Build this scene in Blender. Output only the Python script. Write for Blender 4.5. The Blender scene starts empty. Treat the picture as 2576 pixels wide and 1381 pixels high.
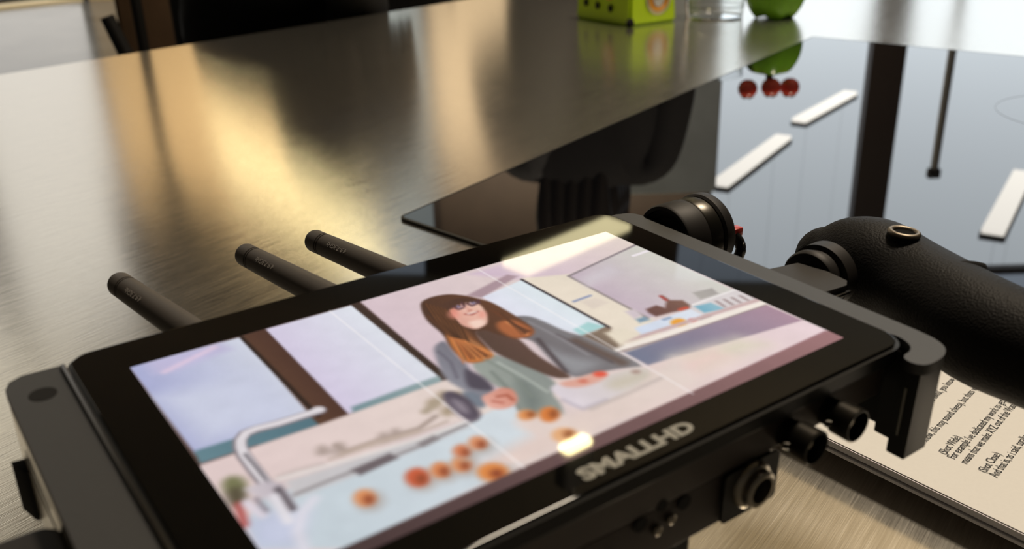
import bpy, bmesh, math, random
import numpy as np
from mathutils import Vector, Matrix, noise
random.seed(4)
C = bpy.context.scene
COL = C.collection
# ---------------------------------------------------------------- camera
CAM_H = 0.22                                   # metres above the worktop (worktop = z 0)
cam = bpy.data.cameras.new('camera'); cam_o = bpy.data.objects.new('camera', cam); COL.objects.link(cam_o)
RC = ((0.9995503, 0.02998651, 0), (-0.01168449, 0.389483, -0.9209595), (-0.02761636, 0.9205454, 0.3896582))
cam_o.matrix_world = Matrix.Translation((0, 0, CAM_H)) @ Matrix(RC).to_4x4()
cam.sensor_width = 36.0; cam.sensor_fit = 'HORIZONTAL'; cam.lens = 2340.0 / 2576.0 * 36.0
cam.clip_start = 0.01; cam.clip_end = 60
cam.dof.use_dof = True; cam.dof.focus_distance = 0.36; cam.dof.aperture_fstop = 14.0
C.camera = cam_o
# ---------------------------------------------------------------- world, lights, exposure
C.view_settings.view_transform = 'Standard'; C.view_settings.look = 'None'
C.view_settings.exposure = 0.0; C.view_settings.gamma = 1.0; C.view_settings.use_curve_mapping = False
W = bpy.data.worlds.new('world'); C.world = W; W.use_nodes = True
W.node_tree.nodes['Background'].inputs[0].default_value = (0.62, 0.72, 0.85, 1)
W.node_tree.nodes['Background'].inputs[1].default_value = 0.9
def area(name, loc, target, size, power, color, sy=None):
    l = bpy.data.lights.new(name, 'AREA'); l.energy = power; l.color = color
    l.size = size
    if sy: l.shape = 'RECTANGLE'; l.size_y = sy
    o = bpy.data.objects.new(name, l); COL.objects.link(o); o.location = loc
    o.rotation_euler = (Vector(target) - Vector(loc)).to_track_quat('-Z', 'Y').to_euler()
    return o
WARM = (1.0, 0.85, 0.66); COOL = (0.80, 0.90, 1.0)
area('unseen_hall_light', (1.0, 1.4, 2.9), (0.3, 0.5, 0), 0.5, 82, WARM)  # unseen key light above the pages, no fixture modelled
area('unseen_hall_light', (-3.4, 9.3, 3.3), (-3.4, 11, 1.3), 3.0, 105, (1.0, 0.83, 0.62), 0.4)  # added wash light that brightens the tan back wall, no fixture
area('unseen_hall_light', (0.7, 9.0, 3.3), (0.7, 11, 0.9), 3.0, 210, (1.0, 0.85, 0.65), 0.4)  # added wash light that brightens the beige back wall, no fixture
area('added_uplight', (3.4, 6.0, 3.0), (3.2, 6.2, 5.2), 2.4, 115, (1.0, 0.86, 0.62), 2.2)  # added light aimed upwards to brighten the right side of the ceiling

# ---------------------------------------------------------------- helpers
def tag(o, label=None, cat=None, group=None, kind=None):
    if label: o['label'] = label
    if cat: o['category'] = cat
    if group: o['group'] = group
    if kind: o['kind'] = kind
    return o
def empty(name, loc=(0, 0, 0), rz=0.0):
    o = bpy.data.objects.new(name, None); COL.objects.link(o); o.location = loc; o.rotation_euler = (0, 0, rz)
    o.empty_display_size = 0.02
    return o
def srgb(c):
    return tuple((x / 12.92 if x <= 0.04045 else ((x + 0.055) / 1.055) ** 2.4) for x in c)
def c8(r, g, b): return srgb((r / 255, g / 255, b / 255))
def mat(name, col, rough=0.5, metal=0.0, emis=None, es=0.0, ior=1.5, trans=0.0, noise_amt=0.0, noise_scale=50, bump=0.0, coat=0.0, aniso=0.0):
    m = bpy.data.materials.new(name); m.use_nodes = True
    nt = m.node_tree; b = nt.nodes['Principled BSDF']
    b.inputs['Base Color'].default_value = (*col, 1); b.inputs['Roughness'].default_value = rough
    b.inputs['Metallic'].default_value = metal; b.inputs['IOR'].default_value = ior
    b.inputs['Transmission Weight'].default_value = trans; b.inputs['Coat Weight'].default_value = coat
    b.inputs['Anisotropic'].default_value = aniso
    if emis: b.inputs['Emission Color'].default_value = (*emis, 1); b.inputs['Emission Strength'].default_value = es
    if noise_amt or bump:
        tc = nt.nodes.new('ShaderNodeTexCoord'); n = nt.nodes.new('ShaderNodeTexNoise')
        n.inputs['Scale'].default_value = noise_scale; n.inputs['Detail'].default_value = 4
        nt.links.new(tc.outputs['Object'], n.inputs['Vector'])
        if noise_amt:
            mx = nt.nodes.new('ShaderNodeMix'); mx.data_type = 'RGBA'
            mx.inputs[6].default_value = (*[x * (1 - noise_amt) for x in col], 1)
            mx.inputs[7].default_value = (*[min(1, x * (1 + noise_amt)) for x in col], 1)
            nt.links.new(n.outputs['Fac'], mx.inputs[0]); nt.links.new(mx.outputs[2], b.inputs['Base Color'])
        if bump:
            bp = nt.nodes.new('ShaderNodeBump'); bp.inputs['Strength'].default_value = bump; bp.inputs['Distance'].default_value = 0.0006
            nt.links.new(n.outputs['Fac'], bp.inputs['Height']); nt.links.new(bp.outputs['Normal'], b.inputs['Normal'])
    return m
class MB:
    """collects shapes into one bmesh"""
    def __init__(s, M=None): s.bm = bmesh.new(); s.M = M or Matrix.Identity(4)
    def _add(s, verts, faces, M=None, smooth=False):
        M = s.M @ (M or Matrix.Identity(4))
        vs = [s.bm.verts.new(M @ Vector(v)) for v in verts]
        for f in faces:
            try: fc = s.bm.faces.new([vs[i] for i in f]); fc.smooth = smooth
            except ValueError: pass
        return vs
    def box(s, a, b, bev=0.0, M=None, seg=2):
        t = bmesh.new(); bmesh.ops.create_cube(t, size=1)
        for v in t.verts: v.co = Vector([(a[i] + b[i]) / 2 + v.co[i] * abs(b[i] - a[i]) for i in range(3)])
        if bev: bmesh.ops.bevel(t, geom=t.edges[:], offset=bev, segments=seg, affect='EDGES', profile=0.5)
        s._merge(t, M, bev > 0); return s
    def _merge(s, t, M, smooth):
        t.verts.index_update()
        s._add([v.co.copy() for v in t.verts], [[v.index for v in f.verts] for f in t.faces], M, smooth); t.free()
    def prism(s, pts, z0, z1, bev=0.0, M=None, seg=3, top_only=False):
        t = bmesh.new(); n = len(pts)
        lo = [t.verts.new((p[0], p[1], z0)) for p in pts]; hi = [t.verts.new((p[0], p[1], z1)) for p in pts]
        t.faces.new(lo[::-1]); t.faces.new(hi)
        for i in range(n): t.faces.new([lo[i], lo[(i + 1) % n], hi[(i + 1) % n], hi[i]])
        bmesh.ops.recalc_face_normals(t, faces=t.faces[:])
        if bev:
            es = [e for e in t.edges if all(abs(v.co.z - z1) < 1e-9 for v in e.verts) or (not top_only and all(abs(v.co.z - z0) < 1e-9 for v in e.verts))]
            bmesh.ops.bevel(t, geom=es, offset=bev, segments=seg, affect='EDGES', profile=0.5)
        s._merge(t, M, False); return s
    def lathe(s, prof, p=(0, 0, 0), axis=(0, 0, 1), n=32, M=None, smooth=True):
        """prof: list of (radius, height)"""
        q = Vector((0, 0, 1)).rotation_difference(Vector(axis).normalized()).to_matrix().to_4x4()
        X = (M or Matrix.Identity(4)) @ Matrix.Translation(p) @ q
        vs = []; fs = []
        for r, h in prof:
            for k in range(n):
                a = 2 * math.pi * k / n; vs.append((r * math.cos(a), r * math.sin(a), h))
        for i in range(len(prof) - 1):
            for k in range(n):
                k2 = (k + 1) % n; fs.append((i * n + k, i * n + k2, (i + 1) * n + k2, (i + 1) * n + k))
        if prof[0][0] > 1e-7: fs.append(tuple(range(n))[::-1])
        if prof[-1][0] > 1e-7: fs.append(tuple((len(prof) - 1) * n + k for k in range(n)))
        s._add(vs, fs, X, smooth); return s
    def cyl(s, a, b, r, r2=None, n=24, smooth=True):
        a = Vector(a); b = Vector(b); L = (b - a).length
        return s.lathe([(r, 0), (r if r2 is None else r2, L)], a, (b - a), n, smooth=smooth)
    def tube(s, pts, rad, n=16, cap=True, closed=False):
        """sweep a circle of per-point radius; pts smooth-interpolated already"""
        pts = [Vector(p) for p in pts]; N = len(pts)
        if not hasattr(rad, '__len__'): rad = [rad] * N
        up = Vector((0.13, 0.2, 1)).normalized(); rings = []; vs = []
        for i in range(N):
            d = (pts[(i + 1) % N] - pts[i - 1]) if closed else (pts[min(i + 1, N - 1)] - pts[max(i - 1, 0)])
            d.normalize(); x = up.cross(d)
            if x.length < 1e-3: x = Vector((1, 0, 0)).cross(d)
            x.normalize(); y = d.cross(x)
            for k in range(n):
                a = 2 * math.pi * k / n; vs.append(pts[i] + (x * math.cos(a) + y * math.sin(a)) * rad[i])
        fs = []
        for i in range(N if closed else N - 1):
            j = (i + 1) % N
            for k in range(n):
                k2 = (k + 1) % n; fs.append((i * n + k, i * n + k2, j * n + k2, j * n + k))
        if cap and not closed: fs.append(tuple(range(n))[::-1]); fs.append(tuple((N - 1) * n + k for k in range(n)))
        s._add(vs, fs, None, True); return s
    def build(s, name, material, parent=None, auto=True):
        bmesh.ops.recalc_face_normals(s.bm, faces=s.bm.faces[:])
        me = bpy.data.meshes.new(name); s.bm.to_mesh(me); s.bm.free()
        me.materials.append(material)
        if auto:
            for p in me.polygons: p.use_smooth = True
            try: me.set_sharp_from_angle(angle=math.radians(38))
            except Exception: pass
        o = bpy.data.objects.new(name, me); COL.objects.link(o)
        if parent: o.parent = parent
        return o
def rrect(x0, y0, x1, y1, r, n=6):
    pts = []
    rr = r if hasattr(r, '__len__') else (r,) * 4
    for (cx, cy, a0, q) in ((x1 - rr[0], y1 - rr[0], 0, rr[0]), (x0 + rr[1], y1 - rr[1], 90, rr[1]), (x0 + rr[2], y0 + rr[2], 180, rr[2]), (x1 - rr[3], y0 + rr[3], 270, rr[3])):
        if q <= 0: pts.append((cx, cy)); continue
        for k in range(n + 1):
            a = math.radians(a0 + 90 * k / n); pts.append((cx + q * math.cos(a), cy + q * math.sin(a)))
    return pts
def smooth_pts(p, k=6):
    """catmull-rom through rows of any dimension"""
    p = [np.array(q, float) for q in p]; P = [2 * p[0] - p[1]] + p + [2 * p[-1] - p[-2]]; out = []
    for i in range(1, len(P) - 2):
        for j in range(k):
            t = j / k; a, b, c, d = P[i - 1:i + 3]
            out.append(0.5 * ((2 * b) + (-a + c) * t + (2 * a - 5 * b + 4 * c - d) * t * t + (-a + 3 * b - 3 * c + d) * t ** 3))
    out.append(p[-1]); return out
def text_mesh(name, s, size, M, material, parent=None, ext=0.0, sx=1.0, bold=0.0, align='LEFT'):
    cu = bpy.data.curves.new('text', 'FONT'); cu.body = s; cu.size = size; cu.extrude = ext; cu.offset = bold; cu.align_x = align
    cu.resolution_u = 3
    to = bpy.data.objects.new('text', cu); COL.objects.link(to)
    bpy.context.view_layer.update()
    dg = bpy.context.evaluated_depsgraph_get()
    me = bpy.data.meshes.new_from_object(to.evaluated_get(dg)); bpy.data.objects.remove(to, do_unlink=True); bpy.data.curves.remove(cu)
    me.name = name
    me.transform(Matrix.Diagonal((sx, 1, 1, 1))); me.transform(M)
    me.materials.clear(); me.materials.append(material)
    o = bpy.data.objects.new(name, me); COL.objects.link(o)
    if parent: o.parent = parent
    return o
def quad(name, pts, m, kind='structure', thick=0.05, parent=None):
    """a wall / slab: planar outline thickened along its normal, away from the room"""
    bm = bmesh.new(); vs = [bm.verts.new(p) for p in pts]; f = bm.faces.new(vs); bm.normal_update()
    nrm = f.normal.copy(); v2 = [bm.verts.new(Vector(p) - nrm * thick) for p in pts]
    bm.faces.new(v2[::-1]); n = len(pts)
    for i in range(n): bm.faces.new([vs[i], v2[i], v2[(i + 1) % n], vs[(i + 1) % n]])
    bmesh.ops.recalc_face_normals(bm, faces=bm.faces[:])
    me = bpy.data.meshes.new(name); bm.to_mesh(me); bm.free(); me.materials.append(m)
    o = bpy.data.objects.new(name, me); COL.objects.link(o)
    if parent: o.parent = parent
    elif kind: o['kind'] = kind
    return o

# ---------------------------------------------------------------- shared materials
def steel_mat():
    m = bpy.data.materials.new('brushed_steel'); m.use_nodes = True; nt = m.node_tree; b = nt.nodes['Principled BSDF']
    N = nt.nodes.new; L = nt.links.new
    b.inputs['Metallic'].default_value = 1.0
    tc = N('ShaderNodeTexCoord'); mp = N('ShaderNodeMapping')
    rot = N('ShaderNodeMapping'); rot.inputs['Rotation'].default_value = (0, 0, -math.atan2(0.8, 0.6)); L(tc.outputs['Object'], rot.inputs['Vector']); mp.inputs['Scale'].default_value = (16, 700, 1)
    n1 = N('ShaderNodeTexNoise'); n1.inputs['Scale'].default_value = 1.0; n1.inputs['Detail'].default_value = 3
    L(rot.outputs['Vector'], mp.inputs['Vector']); L(mp.outputs['Vector'], n1.inputs['Vector'])
    mp2 = N('ShaderNodeMapping'); mp2.inputs['Scale'].default_value = (60, 2200, 1)
    n2 = N('ShaderNodeTexNoise'); n2.inputs['Scale'].default_value = 1.0; n2.inputs['Detail'].default_value = 2
    L(rot.outputs['Vector'], mp2.inputs['Vector']); L(mp2.outputs['Vector'], n2.inputs['Vector'])
    n3 = N('ShaderNodeTexNoise'); n3.inputs['Scale'].default_value = 9.0; L(tc.outputs['Object'], n3.inputs['Vector'])
    ad = N('ShaderNodeMath'); ad.operation = 'ADD'; L(n1.outputs['Fac'], ad.inputs[0]); L(n2.outputs['Fac'], ad.inputs[1])
    mr = N('ShaderNodeMapRange'); mr.inputs['From Min'].default_value = 0.6; mr.inputs['From Max'].default_value = 1.4
    mr.inputs['To Min'].default_value = 0.10; mr.inputs['To Max'].default_value = 0.22; L(ad.outputs[0], mr.inputs['Value'])
    L(mr.outputs['Result'], b.inputs['Roughness'])
    mx = N('ShaderNodeMix'); mx.data_type = 'RGBA'; mx.inputs[6].default_value = (0.36, 0.34, 0.305, 1); mx.inputs[7].default_value = (0.94, 0.90, 0.81, 1)
    dv = N('ShaderNodeMath'); dv.operation = 'MULTIPLY'; dv.inputs[1].default_value = 0.5; L(ad.outputs[0], dv.inputs[0])
    L(dv.outputs[0], mx.inputs[0]); L(mx.outputs[2], b.inputs['Base Color'])
    bp = N('ShaderNodeBump'); bp.inputs['Strength'].default_value = 0.6; bp.inputs['Distance'].default_value = 0.00005
    L(ad.outputs[0], bp.inputs['Height'])
    bp2 = N('ShaderNodeBump'); bp2.inputs['Strength'].default_value = 0.15; bp2.inputs['Distance'].default_value = 0.0006
    L(n3.outputs['Fac'], bp2.inputs['Height']); L(bp.outputs['Normal'], bp2.inputs['Normal']); L(bp2.outputs['Normal'], b.inputs['Normal'])
    b.inputs['Anisotropic'].default_value = 0.15
    tg = N('ShaderNodeCombineXYZ'); tg.inputs[0].default_value = 0.6; tg.inputs[1].default_value = 0.8
    L(tg.outputs[0], b.inputs['Tangent'])
    g = N('ShaderNodeBsdfAnisotropic'); g.inputs['Roughness'].default_value = 0.5; L(mx.outputs[2], g.inputs['Color'])
    sh = N('ShaderNodeMixShader'); sh.inputs[0].default_value = 0.12; L(b.outputs[0], sh.inputs[1]); L(g.outputs[0], sh.inputs[2])
    L(sh.outputs[0], nt.nodes['Material Output'].inputs['Surface'])
    return m
M_STEEL = steel_mat()
M_GLASSCT = mat('black_ceramic_glass', (0.004, 0.004, 0.005), 0.015, ior=2.15)
M_BLACK = mat('black_plastic', (0.012, 0.011, 0.010), 0.42, bump=0.15, noise_scale=2500)
M_ANOD = mat('anodised_metal', (0.056, 0.056, 0.057), 0.48, metal=0.35, noise_amt=0.08, noise_scale=900)
M_HOUSE = mat('warm_black_metal', (0.040, 0.029, 0.024), 0.5, metal=0.2, noise_amt=0.08, noise_scale=900)
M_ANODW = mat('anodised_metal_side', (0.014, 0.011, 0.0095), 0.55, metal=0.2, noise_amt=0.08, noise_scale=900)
M_GLOSS = mat('black_glass', (0.002, 0.002, 0.002), 0.03, ior=1.38)
M_GLOSSB = mat('black_gloss_frame', (0.006, 0.006, 0.006), 0.34, ior=1.4)
M_DARKM = mat('dark_gunmetal', (0.065, 0.060, 0.052), 0.30, metal=0.9)
M_CHROME = mat('worn_chrome', (0.62, 0.57, 0.48), 0.22, metal=1.0)
M_RUBBER = mat('antenna_rubber', (0.070, 0.060, 0.052), 0.55, noise_amt=0.15, noise_scale=1500)
M_LETTER = mat('grey_lettering', (0.33, 0.32, 0.28), 0.5)
M_INK = mat('print_ink', (0.02, 0.02, 0.02), 0.7)
M_VOID = mat('black_recess', (0.001, 0.001, 0.001), 0.9)
def leather():
    m = bpy.data.materials.new('grained_leather'); m.use_nodes = True; nt = m.node_tree; b = nt.nodes['Principled BSDF']
    b.inputs['Base Color'].default_value = (0.0055, 0.0046, 0.0042, 1); b.inputs['Roughness'].default_value = 0.6; b.inputs['Specular IOR Level'].default_value = 0.22
    tc = nt.nodes.new('ShaderNodeTexCoord'); v = nt.nodes.new('ShaderNodeTexVoronoi'); v.inputs['Scale'].default_value = 1500; v.feature = 'F1'
    n = nt.nodes.new('ShaderNodeTexNoise'); n.inputs['Scale'].default_value = 900
    nt.links.new(tc.outputs['Object'], v.inputs['Vector']); nt.links.new(tc.outputs['Object'], n.inputs['Vector'])
    a = nt.nodes.new('ShaderNodeMath'); a.operation = 'ADD'; nt.links.new(v.outputs['Distance'], a.inputs[0]); nt.links.new(n.outputs['Fac'], a.inputs[1])
    bp = nt.nodes.new('ShaderNodeBump'); bp.inputs['Strength'].default_value = 0.3; bp.inputs['Distance'].default_value = 0.0005
    nt.links.new(a.outputs[0], bp.inputs['Height']); nt.links.new(bp.outputs['Normal'], b.inputs['Normal'])
    return m
M_LEATHER = leather()
M_RED = mat('red_lever_paint', (0.62, 0.05, 0.04), 0.35)
M_PAPER = mat('printer_paper', (0.88, 0.86, 0.82), 0.75, noise_amt=0.03, noise_scale=700)
M_PAPER2 = mat('printer_paper_under', (0.90, 0.87, 0.88), 0.75, noise_amt=0.03, noise_scale=700)
SCREEN_ART = [
('p',[(61.1,0.3),(151.7,-0.0),(152.0,-31.6),(86.3,-70.9),(52.5,-55.0)],(218,196,206),(236,222,208),1),
('p',[(96.4,-2.1),(151.7,-0.0),(151.7,-14.4),(119.5,-20.3),(117.5,-27.8)],(214,190,208),(232,216,208),2),
('p',[(107.1,-13.4),(120.3,-19.4),(119.9,-54.5),(109.5,-73.7),(101.2,-62.7)],(240,226,208),(236,224,206),1),
('p',[(87.7,-13.9),(105.3,-8.9),(107.2,-11.7),(90.4,-17.7)],(176,150,158),None,0.8),
('p',[(-0.0,-0.0),(61.8,0.4),(59.4,-49.5),(26.1,-49.8),(-0.2,-48.9)],(84,58,48),(74,54,48),0.5),
('p',[(-0.0,0.4),(27.1,-0.6),(26.8,-43.9),(0.7,-44.5)],(172,176,214),(212,216,230),0.4),
('p',[(3.8,0.4),(21.9,-0.2),(22.8,-5.4),(7.8,-8.0),(4.0,-6.3)],(196,190,222),None,2.5),
('l',[(6.2,-6.9),(19.8,-2.0)],1.6,(226,204,226),1.2),
('p',[(0.7,-17.3),(23.8,-19.7),(23.5,-41.5),(3.7,-41.2)],(206,210,230),None,6),
('p',[(0.8,-43.2),(25.8,-44.6),(26.1,-49.6),(0.3,-48.7)],(104,136,146),(86,118,130),0.5),
('l',[(0.3,-48.7),(11.9,-49.2)],0.8,(96,70,66),0.5),
('p',[(34.2,-0.2),(58.8,-0.5),(57.8,-48.1),(33.0,-49.4)],(216,206,230),(226,230,238),0.4),
('p',[(34.9,-47.1),(49.5,-46.8),(58.1,-46.8),(57.2,-50.3),(33.8,-50.1)],(120,146,152),(150,168,170),0.8),
('l',[(33.9,-50.4),(57.4,-50.3)],0.8,(70,56,52),0.4),
('p',[(27.7,-0.2),(34.0,-0.0),(32.9,-50.6),(25.9,-50.0)],(92,64,50),(80,54,46),0.5),
('l',[(27.5,-0.6),(27.3,-46.1)],1.1,(48,36,32),0.4),
('l',[(59.9,0.2),(58.7,-51.4)],2.0,(62,48,42),0.5),
('p',[(0.3,-48.8),(26.2,-49.5),(59.4,-49.5),(60.7,-55.6),(61.2,-67.5),(42.5,-64.6),(11.8,-64.5),(2.1,-64.4),(-0.3,-62.6)],(228,206,204),(232,216,208),0.7),
('l',[(11.3,-61.8),(15.4,-61.9),(20.2,-62.9)],1.2,(206,190,186),1),
('p',[(20.7,-59.0),(23.4,-58.0),(26.8,-62.2),(24.7,-62.8)],(196,178,172),None,1),
('l',[(25.4,-58.5),(26.1,-61.7),(33.3,-62.0),(42.7,-63.3),(48.0,-61.4)],1.0,(158,140,130),1.0),
('p',[(23.1,-59.0),(22.7,-59.6),(22.2,-60.0),(21.7,-59.9),(21.4,-59.6),(21.2,-59.0),(21.4,-58.2),(21.7,-57.6),(22.1,-57.1),(22.6,-56.9),(23.1,-57.1),(23.3,-57.6),(23.3,-58.3)],(176,158,150),None,1.6),
('p',[(26.6,-60.3),(26.1,-60.8),(25.6,-61.2),(25.2,-61.1),(24.8,-60.8),(24.7,-60.2),(24.8,-59.4),(25.2,-58.8),(25.6,-58.3),(26.1,-58.1),(26.6,-58.3),(26.8,-58.8),(26.8,-59.5)],(176,158,150),None,1.6),
('p',[(35.7,-62.4),(35.2,-63.0),(34.7,-63.3),(34.2,-63.3),(33.9,-62.9),(33.7,-62.3),(33.9,-61.6),(34.3,-60.9),(34.8,-60.4),(35.3,-60.2),(35.8,-60.4),(36.0,-61.0),(36.0,-61.7)],(176,158,150),None,1.6),
('p',[(38.5,-62.6),(38.0,-63.2),(37.4,-63.5),(36.9,-63.5),(36.6,-63.1),(36.5,-62.5),(36.7,-61.8),(37.1,-61.1),(37.6,-60.6),(38.1,-60.4),(38.6,-60.6),(38.8,-61.1),(38.8,-61.8)],(176,158,150),None,1.6),
('l',[(22.2,-62.3),(30.4,-63.1),(41.4,-64.7),(49.0,-64.6)],0.6,(186,168,156),0.8),
('p',[(51.5,-57.4),(50.9,-58.0),(50.2,-58.3),(49.6,-58.2),(49.1,-57.8),(49.0,-57.0),(49.1,-56.2),(49.6,-55.4),(50.2,-55.0),(50.9,-54.8),(51.5,-55.1),(51.8,-55.7),(51.8,-56.6)],(170,152,128),None,1.8),
('p',[(55.1,-55.8),(54.5,-56.5),(53.8,-56.8),(53.2,-56.7),(52.7,-56.2),(52.5,-55.5),(52.7,-54.6),(53.2,-53.9),(53.9,-53.4),(54.6,-53.2),(55.2,-53.5),(55.5,-54.2),(55.5,-55.0)],(170,152,128),None,1.8),
('p',[(55.9,-59.6),(55.3,-60.2),(54.6,-60.5),(54.0,-60.4),(53.5,-59.9),(53.4,-59.2),(53.5,-58.4),(54.0,-57.6),(54.7,-57.1),(55.4,-57.0),(56.0,-57.3),(56.3,-57.9),(56.3,-58.8)],(170,152,128),None,1.8),
('p',[(52.2,-62.0),(51.7,-62.6),(51.0,-62.9),(50.3,-62.8),(49.9,-62.3),(49.7,-61.6),(49.9,-60.8),(50.4,-60.1),(51.0,-59.6),(51.7,-59.5),(52.3,-59.8),(52.6,-60.4),(52.6,-61.2)],(170,152,128),None,1.8),
('l',[(25.1,-61.8),(33.2,-62.4),(41.8,-64.1)],0.8,(196,176,162),0.9),
('l',[(47.3,-58.4),(53.6,-55.8),(57.1,-56.2)],2.0,(176,160,140),1.2),
('p',[(0.9,-71.4),(6.8,-65.5),(11.6,-66.7),(39.5,-67.9),(55.1,-67.1),(65.1,-66.3),(59.5,-86.9),(49.3,-87.0),(12.8,-88.8),(0.3,-79.6)],(198,210,218),(216,224,230),0.7),
('p',[(12.0,-63.9),(11.0,-70.0),(24.3,-70.4),(38.4,-69.8),(51.6,-69.3),(52.2,-66.9),(40.3,-66.6),(22.6,-65.1)],(206,202,204),(196,194,196),1),
('l',[(11.5,-68.9),(20.8,-68.7),(38.8,-69.2),(54.7,-67.7)],0.9,(150,144,146),0.6),
('l',[(11.0,-62.4),(27.1,-65.0),(40.6,-66.9),(52.5,-67.1)],0.8,(232,226,222),0.5),
('p',[(23.9,-68.1),(33.1,-67.6),(33.7,-70.2),(24.7,-70.9)],(112,102,106),None,0.7),
('p',[(39.5,-67.9),(43.8,-67.4),(44.0,-69.4),(39.8,-69.9)],(140,132,134),None,0.8),
('p',[(0.9,-71.4),(8.4,-70.4),(11.6,-75.7),(5.7,-83.6),(0.3,-79.6),(-0.6,-79.0)],(196,202,226),(204,208,226),3),
('l',[(14.0,-72.3),(10.4,-74.8),(7.7,-79.1),(6.5,-84.2)],1.8,(226,222,232),1.6),
('p',[(119.3,-20.4),(151.6,-14.2),(151.7,-20.7),(150.9,-56.3),(146.1,-56.9),(133.6,-55.8),(119.3,-54.0),(119.5,-50.3)],(202,184,196),(216,214,204),0.5),
('l',[(119.3,-20.4),(151.9,-14.1)],1.0,(150,138,142),0.4),
('l',[(119.3,-20.4),(119.0,-53.8)],1.0,(158,146,146),0.4),
('l',[(145.1,-20.3),(151.5,-20.0)],1.3,(244,236,240),0.3),
('l',[(109.6,-34.5),(115.7,-34.3)],1.0,(138,150,184),0.5),
('p',[(110.8,-35.3),(116.0,-36.1),(117.0,-40.8),(110.8,-41.2)],(228,214,200),None,0.8),
('p',[(120.9,-23.7),(134.5,-21.1),(133.2,-27.1),(119.5,-29.3)],(212,202,208),None,3),
('p',[(133.9,-55.1),(151.6,-55.3),(151.6,-63.0),(144.0,-63.4),(132.1,-62.4),(131.0,-57.8)],(222,214,214),None,0.6),
('l',[(134.2,-55.3),(151.3,-55.5)],0.9,(240,234,232),0.4),
('l',[(141.6,-57.7),(140.9,-61.1)],1.0,(168,150,150),0.6),
('l',[(144.2,-58.2),(143.6,-61.5)],1.0,(168,150,150),0.6),
('l',[(146.8,-58.7),(146.3,-61.9)],1.0,(168,150,150),0.6),
('l',[(149.5,-59.2),(149.1,-62.3)],1.0,(168,150,150),0.6),
('l',[(152.2,-59.7),(151.8,-62.8)],1.0,(168,150,150),0.6),
('p',[(140.3,-49.7),(147.0,-50.9),(145.7,-54.6),(138.8,-54.2)],(182,176,170),(170,164,160),0.7),
('p',[(134.2,-56.2),(139.6,-57.2),(140.0,-62.4),(133.5,-60.6)],(120,176,198),(150,190,204),0.7),
('p',[(122.4,-49.7),(126.3,-49.6),(127.2,-52.1),(130.3,-49.5),(131.2,-46.1),(132.2,-46.0),(131.7,-49.5),(134.5,-51.6),(133.9,-55.1),(131.9,-56.5),(126.1,-55.2),(121.4,-54.6),(121.4,-51.7)],(108,74,70),(130,96,84),0.8),
('l',[(131.4,-46.1),(130.9,-48.9)],1.0,(176,80,76),0.5),
('l',[(129.7,-55.4),(131.9,-55.6)],1.4,(206,88,70),0.6),
('p',[(116.7,-47.4),(119.9,-47.8),(119.0,-51.9),(115.8,-52.3)],(214,200,206),None,0.8),
('p',[(116.0,-52.5),(119.0,-52.8),(118.8,-55.0),(115.3,-54.7)],(128,156,176),None,0.8),
('p',[(112.2,-56.1),(132.2,-56.7),(132.1,-61.4),(129.6,-62.4),(110.4,-60.9)],(212,222,240),(226,232,242),0.6),
('p',[(125.6,-62.0),(124.5,-62.7),(123.3,-62.9),(122.2,-62.6),(121.5,-61.9),(121.3,-60.9),(121.6,-59.9),(122.5,-59.0),(123.6,-58.6),(124.8,-58.6),(125.8,-59.1),(126.3,-60.0),(126.2,-61.0)],(242,166,60),None,0.8),
('p',[(128.6,-62.6),(128.1,-62.9),(127.5,-63.0),(126.9,-62.8),(126.5,-62.4),(126.4,-62.0),(126.6,-61.5),(127.0,-61.1),(127.6,-60.8),(128.2,-60.9),(128.7,-61.2),(128.9,-61.6),(128.9,-62.1)],(216,88,78),None,0.7),
('l',[(121.8,-57.1),(123.9,-57.3)],1.0,(140,160,190),0.6),
('l',[(130.2,-62.4),(133.5,-62.4)],1.4,(130,116,116),0.7),
('p',[(103.2,-53.9),(109.0,-53.8),(111.4,-58.9),(109.9,-60.5),(103.4,-60.0)],(234,222,204),None,1),
('p',[(104.0,-51.0),(107.3,-49.8),(107.4,-52.6),(102.8,-54.4)],(110,90,80),None,0.8),
('l',[(101.4,-59.3),(109.9,-60.5),(126.1,-61.7),(143.4,-63.0),(151.3,-63.8)],1.6,(206,178,176),0.6),
('l',[(100.5,-62.3),(111.6,-63.4),(129.9,-64.4),(151.1,-66.1)],2.6,(246,236,226),0.6),
('l',[(99.6,-63.3),(111.1,-64.7),(129.1,-66.1),(150.7,-67.3)],0.8,(150,130,128),0.5),
('p',[(101.1,-64.4),(150.9,-67.4),(151.2,-79.2),(101.4,-72.6)],(118,124,146),(176,144,160),0.6),
('p',[(101.4,-72.6),(151.2,-79.2),(151.4,-86.5),(93.8,-89.1),(78.2,-85.4),(73.6,-69.0),(77.7,-63.7)],(232,212,204),(236,214,218),0.6),
('p',[(109.6,-73.4),(129.3,-76.3),(132.4,-81.9),(110.1,-81.4)],(226,218,196),None,6),
('p',[(102.2,-75.7),(119.6,-76.6),(119.7,-80.7),(101.8,-81.2)],(236,206,200),None,6),
('p',[(43.2,-81.8),(109.5,-73.7),(105.8,-85.1),(53.3,-88.3)],(228,206,198),(232,216,208),3),
('p',[(90.7,-17.3),(106.6,-14.4),(106.9,-51.1),(98.2,-51.4),(90.8,-31.8)],(230,230,244),(226,236,240),0.5),
('p',[(98.6,-47.4),(104.6,-46.3),(106.6,-50.8),(98.3,-51.3)],(172,214,214),None,0.6),
('l',[(106.7,-14.2),(107.1,-51.6)],1.0,(58,50,56),0.3),
('p',[(98.3,-51.3),(106.7,-51.4),(105.5,-55.7),(103.2,-61.2),(99.6,-61.7)],(120,104,92),(150,130,110),1),
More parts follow.
